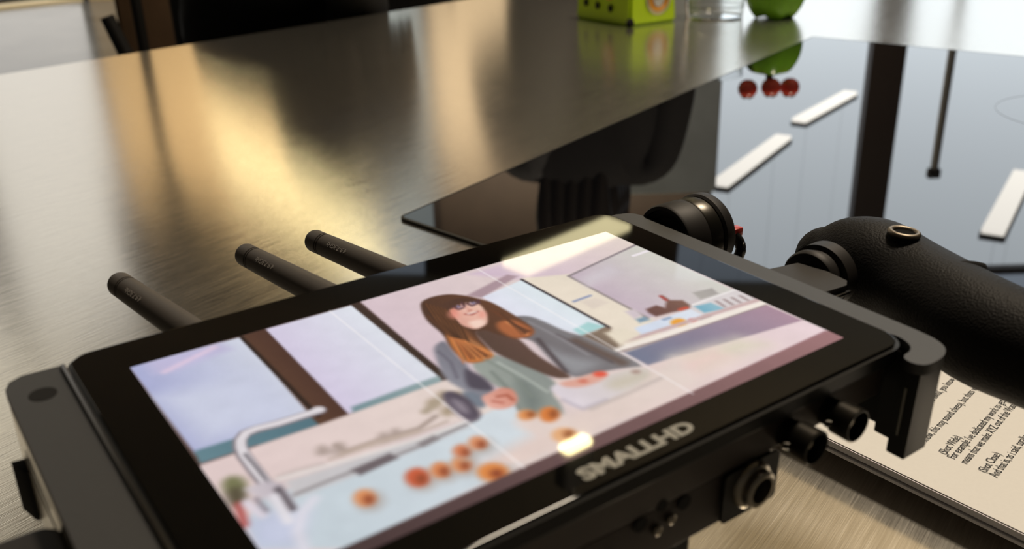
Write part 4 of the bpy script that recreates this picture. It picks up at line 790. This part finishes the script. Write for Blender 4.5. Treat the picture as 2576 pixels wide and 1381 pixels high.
# ================================================================ FOOD AT THE FAR END
M_LIME = mat('lime_card', c8(200, 238, 30), 0.35, coat=0.3)
M_OR = mat('print_orange', c8(235, 165, 60), 0.5); M_CR = mat('print_cream', c8(245, 238, 190), 0.5); M_WH = mat('print_white', c8(250, 250, 250), 0.5)
ca_, cb_, cc_ = Vector((0.1225, 1.6429)), Vector((0.2001, 1.5180)), Vector((0.2839, 1.5732))
sd_ = (cc_ - cb_); sd2 = (ca_ - cb_)
cart = empty('produce_carton', (cb_.x, cb_.y, 0)); tag(cart, 'lime green produce carton with round orange emblem and vent holes on the steel top', 'box')
H = 0.078
foot = [Vector((0, 0)), sd_, sd_ + sd2, sd2]; cen = (foot[0] + foot[2]) / 2
lo = [(p.x, p.y, 0.0) for p in foot]; hi = [((p - cen) * 0.94 + cen).to_3d() + Vector((0, 0, H)) for p in foot]
b = MB()
t = bmesh.new(); vl = [t.verts.new(p) for p in lo]; vh = [t.verts.new(p) for p in hi]
t.faces.new(vl[::-1]); t.faces.new(vh)
for i in range(4): t.faces.new([vl[i], vl[(i + 1) % 4], vh[(i + 1) % 4], vh[i]])
bmesh.ops.recalc_face_normals(t, faces=t.faces[:]); bmesh.ops.bevel(t, geom=t.edges[:], offset=0.004, segments=2, affect='EDGES'); b._merge(t, None, True)
b.build('carton_body', M_LIME, cart)
def face_frame(i, s, z, off):
    """frame on side i of the carton, s along 0..1, height z"""
    a = foot[i]; c = foot[(i + 1) % 4]; k = 1 - 0.06 * z / H
    p = ((a.lerp(c, s)) - cen) * k + cen; d = (c - a).normalized(); out = Vector((d.y, -d.x, 0))
    if out.dot((p - cen).to_3d()) < 0: out = -out
    P = p.to_3d() + Vector((0, 0, z)) + out * off; x = Vector((d.x, d.y, 0)); y = Vector((0, 0, 1))
    if x.cross(y).dot(out) < 0: x = -x
    return Matrix(((x.x, y.x, out.x, P.x), (x.y, y.y, out.y, P.y), (x.z, y.z, out.z, P.z), (0, 0, 0, 1)))
def disc(i, s, z, r, off, m, name, ring=0.0, sy=1.0):
    b = MB(face_frame(i, s, z, off) @ Matrix.Diagonal((1, sy, 1, 1)))
    prof = [(0, 0), (r, 0), (r, .0004), (0, .0004)] if not ring else [(r - ring, 0), (r, 0), (r, .0004), (r - ring, .0004), (r - ring, 0)]
    b.lathe(prof, n=32); return b.build(name, m, cart, auto=False)
disc(0, 0.60, 0.040, 0.027, 0.0015, M_CR, 'emblem'); disc(0, 0.60, 0.040, 0.022, 0.0021, M_OR, 'emblem_ring', 0.005); disc(0, 0.60, 0.040, 0.012, 0.0021, M_WH, 'emblem_centre', sy=1.15)
disc(3, 0.62, 0.055, 0.018, 0.0015, M_OR, 'emblem'); disc(3, 0.62, 0.058, 0.010, 0.0021, M_CR, 'emblem_centre')
for s_, z_ in ((0.80, 0.028), (0.58, 0.026), (0.34, 0.024)): disc(3, 1 - s_, z_, 0.006, 0.0014, M_VOID, 'vent_hole')
b = MB(); b.lathe([(0, 0), (.006, .002), (.007, .008), (.004, .013), (0, .014)], (-0.001, -0.006, 0), n=16); b.build('corner_notch', M_VOID, cart)

# clear plastic tub
tb = empty('clear_plastic_tub', (0.352, 1.60, 0)); tag(tb, 'clear plastic tub glinting between the lime carton and the green pepper', 'tub')
M_CLEAR = mat('clear_plastic', (0.96, 0.97, 0.97), 0.04, trans=1.0, ior=1.45)
b = MB()
for k in range(1): b.lathe([(0, 0), (.042, 0), (.045, .003), (.047, .03), (.045, .034), (.048, .06), (.051, .10), (.053, .10), (.050, .06), (.047, .034), (.049, .03), (.0465, .0015), (0, .0015)], n=48)
b.build('tub_wall', M_CLEAR, tb)
b = MB()
for z in (.02, .045, .07): b.tube([(.0485 * math.cos(a), .0485 * math.sin(a), z) for a in np.linspace(0, 2 * math.pi, 49)[:-1]], .0012, 6, closed=True)
b.build('moulded_ribs', M_CLEAR, tb)

# green bell pepper
pp = empty('bell_pepper', (0.445, 1.575, 0)); tag(pp, 'glossy green bell pepper standing upright at the corner of the black glass', 'pepper')
M_GREEN = mat('pepper_skin', c8(120, 180, 40), 0.25, noise_amt=0.35, noise_scale=30, coat=0.4)
vs = []; fs = []; NR, NS = 64, 30
for i in range(NS + 1):
    t = i / NS; z = 0.108 * t; base = 0.046 * (math.sin(math.pi * min(1, t * .92 + .10)) ** 0.42)
    for k in range(NR):
        a = 2 * math.pi * k / NR; lob = 1 + 0.11 * math.cos(4 * a + .6) * (0.6 + .4 * t); zz = z + 0.007 * (1 - t) ** 6 * (1 - abs(math.cos(2 * a + .3))) - 0.01 * max(0, t - .85) * 6 * (1 if base < .04 else .3)
        vs.append((base * lob * math.cos(a), base * lob * math.sin(a), max(0.0, zz)))
for i in range(NS):
    for k in range(NR): fs.append((i * NR + k, i * NR + (k + 1) % NR, (i + 1) * NR + (k + 1) % NR, (i + 1) * NR + k))
fs.append(tuple(range(NR))[::-1]); fs.append(tuple(NS * NR + k for k in range(NR)))
b = MB(); b._add(vs, fs, None, True); b.build('fruit_body', M_GREEN, pp)
b = MB(); b.tube(smooth_pts([(0, 0, .098), (0.001, 0, .108), (.004, .002, .116)]), [.006] * 6 + [.005] * 7, 12); b.build('stem', mat('pepper_stem', c8(96, 120, 50), 0.6), pp)
M_TOM = mat('tomato_skin', c8(245, 80, 55), 0.3, coat=0.4); M_CALYX = mat('tomato_calyx', c8(50, 84, 28), 0.6)
TP = [(-0.036, -0.004, 'cherry tomato left of three resting on the green pepper'), (0.0, -0.016, 'cherry tomato in the middle of three on the green pepper'), (0.036, -0.002, 'cherry tomato right of three resting on the green pepper')]
for (dx, dy, lab) in TP:
    tz = 0.1085 if abs(dx) > 0.01 else 0.1045
    tm = empty('cherry_tomato', (0.445 + dx, 1.575 + dy, tz - 0.004)); tag(tm, lab, 'tomato', 'cherry tomatoes on the pepper')
    b = MB(); b.lathe([(0, 0), (.007, .001), (.0135, .006), (.0165, .014), (.0155, .022), (.010, .028), (.004, .0295), (0, .028)], n=28); b.build('fruit_body', M_TOM, tm)
    b = MB()
    for k in range(5):
        a = k * 1.257; b.tube([(0, 0, .0285), (.006 * math.cos(a), .006 * math.sin(a), .031), (.013 * math.cos(a), .013 * math.sin(a), .029)], [.0014, .0018, .0004], 6)
    b.build('calyx', M_CALYX, tm)

# ================================================================ PEOPLE AND FILM GEAR BEYOND THE WORKTOP
def skin_body(name, verts, edges, radii, material, parent, subd=2):
    me = bpy.data.meshes.new(name); me.from_pydata(verts, edges, []); o = bpy.data.objects.new(name, me); COL.objects.link(o)
    md = o.modifiers.new('s', 'SKIN'); md.use_smooth_shade = True
    for i, r in enumerate(radii):
        v = me.skin_vertices[0].data[i]; v.radius = r if hasattr(r, '__len__') else (r, r); v.use_root = (i == 0)
    sb = o.modifiers.new('b', 'SUBSURF'); sb.levels = subd; sb.render_levels = subd
    bpy.context.view_layer.update(); dg = bpy.context.evaluated_depsgraph_get()
    m2 = bpy.data.meshes.new_from_object(o.evaluated_get(dg)); m2.name = name; bpy.data.objects.remove(o, do_unlink=True)
    m2.materials.clear(); m2.materials.append(material)
    for p in m2.polygons: p.use_smooth = True
    n = bpy.data.objects.new(name, m2); COL.objects.link(n); n.parent = parent
    return n
M_SKIN = mat('skin', c8(205, 150, 125), 0.5); M_BLK = mat('black_cloth', (0.010, 0.009, 0.009), 0.85, noise_amt=0.3, noise_scale=30)
M_GREYC = mat('grey_knit', (0.085, 0.085, 0.09), 0.9, noise_amt=0.4, noise_scale=60); M_HAIRD = mat('dark_hair', (0.02, 0.014, 0.010), 0.5); M_HAIRB = mat('auburn_hair', (0.10, 0.045, 0.02), 0.45)
M_JEAN = mat('dark_trousers', (0.012, 0.013, 0.018), 0.8); M_SHOE = mat('black_shoe', (0.01, 0.01, 0.01), 0.4)
def head(parent, c, yaw, hair_m, long_hair, glasses=False):
    """a head centred at c (parent space), face towards local -Y turned by yaw"""
    M = Matrix.Translation(c) @ Matrix.Rotation(yaw, 4, 'Z')
    vs = []; fs = []; A, Bn = 28, 20
    for i in range(Bn + 1):
        t = i / Bn; ph = math.pi * t; z = -0.115 * math.cos(ph); r = math.sin(ph)
        for k in range(A):
            a = 2 * math.pi * k / A; x = r * 0.074 * math.cos(a); y = r * 0.092 * math.sin(a)
            if z < -0.02: x *= 1 - 0.9 * (-(z) - .02); y = y * (1 - .4 * (-z - .02)) 
            if y < 0:
                y -= 0.004 * math.exp(-((z + .09) / .02) ** 2) * (abs(x) < .03)
                y += 0.006 * math.exp(-((abs(x) - .030) / .016) ** 2 - ((z - .005) / .014) ** 2)
            vs.append((x, y, z))
    for i in range(Bn):
        for k in range(A): fs.append((i * A + k, i * A + (k + 1) % A, (i + 1) * A + (k + 1) % A, (i + 1) * A + k))
    b = MB(M); b._add(vs, fs, None, True)
    b.tube([(0, -.090, .012), (0, -.104, -.014), (0, -.110, -.026), (0, -.094, -.033)], [.006, .009, .012, .007], 12)
    for s in (-1, 1): b.tube([(s * .074, .0, .018), (s * .083, .006, .012), (s * .080, .006, -.012), (s * .073, .0, -.020)], [.006, .010, .008, .004], 10)
    hd = b.build('head', M_SKIN, parent)
    for s in (-1, 1):
        b = MB(M); b.lathe([(0, 0), (.007, .001), (.010, .006), (.007, .011), (0, .012)], (s * .030, -.078, .004), (0, -1, 0), 16); b.build('eye', mat('eye_white', (.75, .73, .7), .2), hd)
        b = MB(M); b.lathe([(0, 0), (.0045, .0), (.0045, .001), (0, .0015)], (s * .030, -.0895, .004), (0, -1, 0), 12); b.build('iris', M_HAIRD, hd)
        b = MB(M); b.tube([(s * .016, -.090, .022), (s * .030, -.092, .027), (s * .044, -.082, .022)], .0022, 6); b.build('eyebrow', M_HAIRD, hd)
    b = MB(M); b.tube([(-.024, -.082, -.055), (-.010, -.092, -.058), (.010, -.092, -.058), (.024, -.082, -.055)], [.001, .005, .005, .001], 8); b.build('lips', mat('lips', c8(160, 80, 75), .4), hd)
    # hair cap (and long locks)
    b = MB(M); vs = []; fs = []
    for i in range(15):
        ph = i / 14 * math.pi * 0.62; z = 0.126 * math.cos(ph) + .004; r = math.sin(ph)
        for k in range(A):
            a = 2 * math.pi * k / A; f = math.sin(a)
            y = r * .106 * f + .006; zz = z + (max(0, -f) * .055 * (i / 14) ** 2 if True else 0)
            vs.append((r * .088 * math.cos(a), y, zz))
    for i in range(14):
        for k in range(A): fs.append((i * A + k, i * A + (k + 1) % A, (i + 1) * A + (k + 1) % A, (i + 1) * A + k))
    b._add(vs, fs, None, True)
    if long_hair:
        for s in (-1, 1):
            for j in range(5):
                y = .05 - j * .026; b.tube(smooth_pts([(s * .07, y, .05), (s * .088, y, -.04), (s * .092, y - .01, -.14), (s * .085, y - .035, -.26)], 4), [.022] * 9 + [.018, .014, .010, .006], 10)
        for j in range(5): b.tube(smooth_pts([((j - 2) * .03, .08, .04), ((j - 2) * .036, .10, -.06), ((j - 2) * .04, .10, -.24)], 4), [.036] * 6 + [.030, .022, .010], 12)
    b.build('hair', hair_m, hd)
    if glasses:
        b = MB(M)
        for s in (-1, 1): b.tube([(s * .031 + .021 * math.cos(a), -.099, .003 + .016 * math.sin(a)) for a in np.linspace(0, 2 * math.pi, 25)[:-1]], .0012, 6, closed=True); b.cyl((s * .052, -.099, .006), (s * .080, -.005, .012), .0012, n=6)
        b.cyl((-.010, -.099, .006), (.010, -.099, .006), .0012, n=6); b.build('glasses', M_BLACK, hd)
    return hd
def hand(parent, wrist, direc, palm_n, side):
    """relaxed hand: palm, four unequal curled fingers, thumb"""
    d = Vector(direc).normalized(); nrm = Vector(palm_n).normalized(); nrm = (nrm - d * nrm.dot(d)).normalized(); s = d.cross(nrm) * side
    W = Vector(wrist); V = []; E = []; R = []
    def add(p, r, par=None):
        V.append(tuple(p)); R.append(r)
        if par is not None: E.append((par, len(V) - 1))
        return len(V) - 1
    a = add(W, (.022, .018)); p = add(W + d * .045, (.034, .014), a); add(W + d * .085, (.036, .012), p)
    skin_body('hand', V, E, R, M_SKIN, parent, 1)
    for k, L in enumerate((.068, .076, .070, .055)):
        o = W + d * .082 + s * (k - 1.5) * .019; c = 0.35 + .08 * k
        b = MB(); pts = [o, o + (d * math.cos(c) + nrm * math.sin(c)) * L * .45, o + (d * math.cos(c) + nrm * math.sin(c)) * L * .45 + (d * math.cos(2 * c) + nrm * math.sin(2 * c)) * L * .32, o + (d * math.cos(c) + nrm * math.sin(c)) * L * .45 + (d * math.cos(2 * c) + nrm * math.sin(2 * c)) * L * .32 + (d * math.cos(3 * c) + nrm * math.sin(3 * c)) * L * .26]
        b.tube(pts, [.0095, .0088, .0080, .0055], 10); b.build('finger', M_SKIN, parent)
    o = W + d * .030 - s * .026; q = o + (d * .6 - s * .7 + nrm * .3).normalized() * .036; b = MB(); b.tube([o, q, q + (d * .9 - s * .15 + nrm * .35).normalized() * .030], [.012, .010, .007], 10); b.build('thumb', M_SKIN, parent)

# seated person in black, side-on behind the worktop
p1 = empty('person', (-0.58, 2.06, Z_FLOOR), math.radians(139)); tag(p1, 'person in black clothes seated just beyond the far edge of the steel worktop', 'person')
V = [(0, 0, .52), (0, .01, .66), (0, .015, .82), (0, .01, .95), (0, -.01, 1.03), (0, -.02, 1.09),
     (-.19, 0, .96), (-.25, -.06, .74), (-.17, -.26, .66), (.19, 0, .96), (.25, -.06, .74), (.17, -.26, .66),
     (-.10, -.06, .52), (-.13, -.44, .54), (-.12, -.44, .12), (.10, -.06, .52), (.13, -.44, .54), (.12, -.44, .12)]
E = [(0, 1), (1, 2), (2, 3), (3, 4), (4, 5), (3, 6), (6, 7), (7, 8), (3, 9), (9, 10), (10, 11), (0, 12), (12, 13), (13, 14), (0, 15), (15, 16), (16, 17)]
R = [(.17, .12), (.145, .105), (.16, .115), (.15, .10), (.06, .06), (.05, .05), (.07, .065), (.052, .05), (.035, .035), (.07, .065), (.052, .05), (.035, .035), (.09, .09), (.07, .07), (.045, .045), (.09, .09), (.07, .07), (.045, .045)]
V = [(x - .52 * max(0, z - .56), y, z + .08) for x, y, z in V]; R = [(p * 1.15, q * 1.15) for p, q in R]
skin_body('clothed_body', V, E, R, M_BLK, p1)
head(p1, Vector((-.33, -.035, 1.19)), 0.2, M_HAIRD, True)
hand(p1, (-.21, -.28, .74), (.5, -1, -.1), (0, 0, -1), 1); hand(p1, (.13, -.28, .74), (-.5, -1, -.1), (0, 0, -1), -1)
for s in (-1, 1):
    b = MB(); b.tube(smooth_pts([(s * .12, -.41, .125), (s * .12, -.48, .125), (s * .125, -.56, .12), (s * .125, -.64, .112)], 3), [.040] * 4 + [.045] * 3 + [.042, .036, .028], 14); b.build('shoe', M_SHOE, p1)
# stool the person sits on
st = empty('bar_stool', (-0.58, 2.06, Z_FLOOR), math.radians(139)); tag(st, 'tall black stool carrying the seated person in black', 'stool')
b = MB(); b.box((-.20, -.20, .47), (.20, .18, .51), .012); b.build('seat', M_BLK, st)
for s in (-1, 1):
    b = MB(); b.cyl((s * .24, -.22, 0), (s * .17, -.16, .48), .013, n=12); b.build('leg', M_DARKM, st)
    b = MB(); b.cyl((s * .24, .20, 0), (s * .17, .14, .48), .013, n=12); b.build('leg', M_DARKM, st)
    b = MB(); b.cyl((s * .225, -.205, .15), (s * .225, .185, .15), .009, n=10); b.build('footrest', M_DARKM, st)
# standing person in a grey cardigan
p2 = empty('person', (0.24, 2.88, Z_FLOOR), math.radians(165)); tag(p2, 'standing person in dark clothes mirrored in the black glass', 'person')
V = [(0, 0, .92), (0, 0, 1.06), (0, 0, 1.20), (0, 0, 1.34), (0, 0, 1.43), (0, -.01, 1.50), (-.19, 0, 1.36), (-.25, .02, 1.10), (-.15, -.16, 1.02), (.19, 0, 1.36), (.27, .02, 1.10), (.16, -.15, 1.04)]
E = [(0, 1), (1, 2), (2, 3), (3, 4), (4, 5), (3, 6), (6, 7), (7, 8), (3, 9), (9, 10), (10, 11)]
R = [(.16, .11), (.14, .10), (.15, .11), (.14, .09), (.055, .055), (.045, .045), (.06, .055), (.045, .045), (.032, .032), (.06, .055), (.045, .045), (.032, .032)]
skin_body('clothed_body', V, E, R, M_BLK, p2)
V = [(0, 0, .92), (-.09, 0, .84), (-.10, -.01, .48), (-.10, .01, .10), (.09, 0, .84), (.10, -.01, .48), (.10, .01, .10)]
skin_body('trousers', V, [(0, 1), (1, 2), (2, 3), (0, 4), (4, 5), (5, 6)], [(.165, .115), (.10, .10), (.065, .065), (.05, .05), (.10, .10), (.065, .065), (.05, .05)], M_JEAN, p2)
V = [(.06, .035, .80), (.10, .03, 1.05), (.10, .025, 1.25), (.11, .015, 1.38), (.20, .0, 1.355), (.27, .02, 1.10), (.19, -.11, 1.05)]
skin_body('cardigan', V, [(0, 1), (1, 2), (2, 3), (3, 4), (4, 5), (5, 6)], [(.12, .13), (.10, .12), (.10, .115), (.07, .085), (.075, .07), (.062, .062), (.048, .048)], M_GREYC, p2)
V = [(-.10, .04, .80), (-.12, .04, 1.05), (-.12, .03, 1.25), (-.12, .02, 1.38), (-.20, .0, 1.355), (-.25, .02, 1.10), (-.18, -.11, 1.04)]
skin_body('cardigan', V, [(0, 1), (1, 2), (2, 3), (3, 4), (4, 5), (5, 6)], [(.08, .11), (.07, .10), (.07, .10), (.06, .08), (.07, .065), (.058, .058), (.045, .045)], M_BLK, p2)
head(p2, Vector((0, -.03, 1.60)), -0.15, M_HAIRD, True, True); p2.scale = (1.16, 1.16, 1.12)
hand(p2, (-.145, -.17, 1.02), (.7, -.7, 0), (0, 0, -1), 1); hand(p2, (.155, -.16, 1.04), (-.7, -.7, 0), (0, 0, -1), -1)
for s in (-1, 1):
    b = MB(); b.tube(smooth_pts([(s * .10, .05, .045), (s * .10, -.03, .045), (s * .105, -.11, .038), (s * .105, -.19, .030)], 3), [.040] * 4 + [.045] * 3 + [.042, .036, .028], 14); b.build('shoe', M_SHOE, p2)

# tall grey refrigerator mirrored behind the standing person
fr = empty('refrigerator', (0.64, 4.35, Z_FLOOR)); tag(fr, 'tall charcoal refrigerator mirrored as a dark grey block in the black glass', 'refrigerator')
M_FR = mat('charcoal_enamel', (0.55, 0.62, 0.68), 0.6, noise_amt=0.3, noise_scale=5)
b = MB(); b.box((-.30, -.28, .03), (.30, .30, 2.03), .012); b.build('cabinet_body', M_FR, fr)
b = MB(); b.box((-.296, -.33, .06), (.296, -.285, .80), .012); dd = b.build('door', M_FR, fr); b = MB(); b.cyl((-.25, -.37, .45), (-.25, -.37, .74), .009, n=12); b.build('handle', M_CHROME, dd)
b = MB(); b.box((-.296, -.33, .81), (.296, -.285, 2.01), .012); dd = b.build('door', M_FR, fr); b = MB(); b.cyl((-.25, -.37, .90), (-.25, -.37, 1.5), .009, n=12); b.build('handle', M_CHROME, dd)
for sx2 in (-1, 1):
    for sy2 in (-1, 1):
        b = MB(); b.cyl((sx2 * .25, sy2 * .22, 0), (sx2 * .25, sy2 * .22, .035), .02, n=12); b.build('foot', M_BLACK, fr)
# light stand whose pole is mirrored on the right of the black glass
def light_stand(name, loc, top, label, headed=True):
    r = empty(name, loc); tag(r, label, 'stand')
    b = MB(); b.cyl((0, 0, .25), (0, 0, top), .018, n=16); b.build('pole', mat('silver_pole', (.5, .5, .5), .4, metal=.8), r)
    b = MB(); b.cyl((0, 0, .52), (0, 0, .60), .03, n=16); b.build('collar', M_BLACK, r)
    for k in range(3):
        a = k * 2.094 + .4; b = MB(); b.tube([(0.0, 0.0, .56), (.42 * math.cos(a), .42 * math.sin(a), .015)], .012, 10); b.build('leg', M_DARKM, r)
    if headed:
        b = MB(); b.box((-.03, -.02, top), (.03, .02, top + .05), .01); b.build('clamp_head', M_BLACK, r)
    return r
sx_, sy_, sz_ = (2.026, 4.255, 1.1)
light_stand('light_stand', (sx_, sy_, Z_FLOOR), sz_ + .9, 'thin grey light stand mirrored on the right side of the black glass')
# camera on a tripod beyond the left end
TX, TY = (-0.677, 1.78)
tr = empty('camera_tripod', (TX, TY, Z_FLOOR)); tag(tr, 'black tripod with short pan handle just beyond the far steel edge', 'tripod')
for k in range(3):
    a = k * 2.094 + 0.9; b = MB(); b.tube([(0.02 * math.cos(a), 0.02 * math.sin(a), .74), (.22 * math.cos(a), .22 * math.sin(a), .02)], [.016, .013], 12); b.build('leg', M_BLK, tr)
b = MB(); b.cyl((0, 0, .60), (0, 0, 1.22), .010, n=14); b.cyl((0, 0, .70), (0, 0, .77), .035, n=18); b.build('centre_column', M_BLACK, tr)
b = MB(); b.lathe([(.02, 0), (.035, .01), (.035, .05), (.045, .06), (.045, .075), (0, .075)], (0, 0, 1.21), n=24); b.build('tripod_head', M_BLACK, tr)
b = MB(); b.tube([(.0, -.01, .79), (-.027, -.02, .84), (-.050, -.02, .912)], [.013, .014, .013], 14); b.build('pan_handle', M_BLACK, tr)
vc = empty('video_camera', (TX, TY, Z_FLOOR + 1.285), 0.5); vc.scale = (1.35, 1.35, 1.35); tag(vc, 'black video camera mounted on the tripod beyond the steel', 'camera')
b = MB(); b.box((-.075, -.10, 0), (.075, .12, .13), .012); b.build('camera_body', M_BLACK, vc)
b = MB(); b.lathe([(.045, 0), (.048, .04), (.052, .12), (.045, .125), (.040, .11), (0, .10)], (0, -.10, .06), (0, -1, 0), 32); b.build('lens', M_BLACK, vc)
b = MB(); b.tube(smooth_pts([(0, -.07, .128), (0, -.06, .18), (0, .07, .18), (0, .09, .128)], 5), .010, 10); b.build('top_handle', M_BLACK, vc)
cb = empty('wooden_cupboard', (-1.26, 3.6, Z_FLOOR)); tag(cb, 'brown wooden cupboard end seen past the tripod beyond the steel edge', 'cupboard')
b = MB(); b.box((-.11, -.2, 0), (.11, .2, 1.0), .004); b.build('cupboard_body', mat('brown_wood', (0.09, 0.055, 0.03), 0.5, noise_amt=.3, noise_scale=12), cb)
b = MB(); b.box((-.095, -.212, .06), (.095, -.2, .94), .003); dr = b.build('door', mat('brown_wood_door', (0.11, 0.065, 0.034), 0.45, noise_amt=.3, noise_scale=12), cb)
b = MB(); b.cyl((.09, -.225, .42), (.09, -.225, .56), .006, n=10); b.build('handle', M_DARKM, dr)
# black bags against the worktop
for (x, y, sx, sy, h, rz, lab) in ((-.78, 2.80, .16, .13, .93, -.6, 'tall black equipment bag left of the seated person, past the steel edge'), (-0.25, 3.0, .24, .15, .93, -.7, 'tall black equipment bag right of the seated person, past the steel edge')):
    r = empty('equipment_bag', (x, y, Z_FLOOR), rz); tag(r, lab, 'bag', 'equipment bags beyond the worktop')
    b = MB(); b.box((-sx, -sy, 0), (sx, sy, h), .05, seg=4); b.build('bag_body', M_BLK, r)
    b = MB(); b.tube(smooth_pts([(-sx * .5, 0, h - .01), (-sx * .4, 0, h + .07), (sx * .4, 0, h + .07), (sx * .5, 0, h - .01)], 5), .012, 10); b.build('carry_handle', M_BLK, r)
    b = MB(); b.box((-sx * .8, -sy - .02, h * .15), (sx * .8, -sy + .01, h * .6), .015); b.build('front_pocket', M_BLK, r)
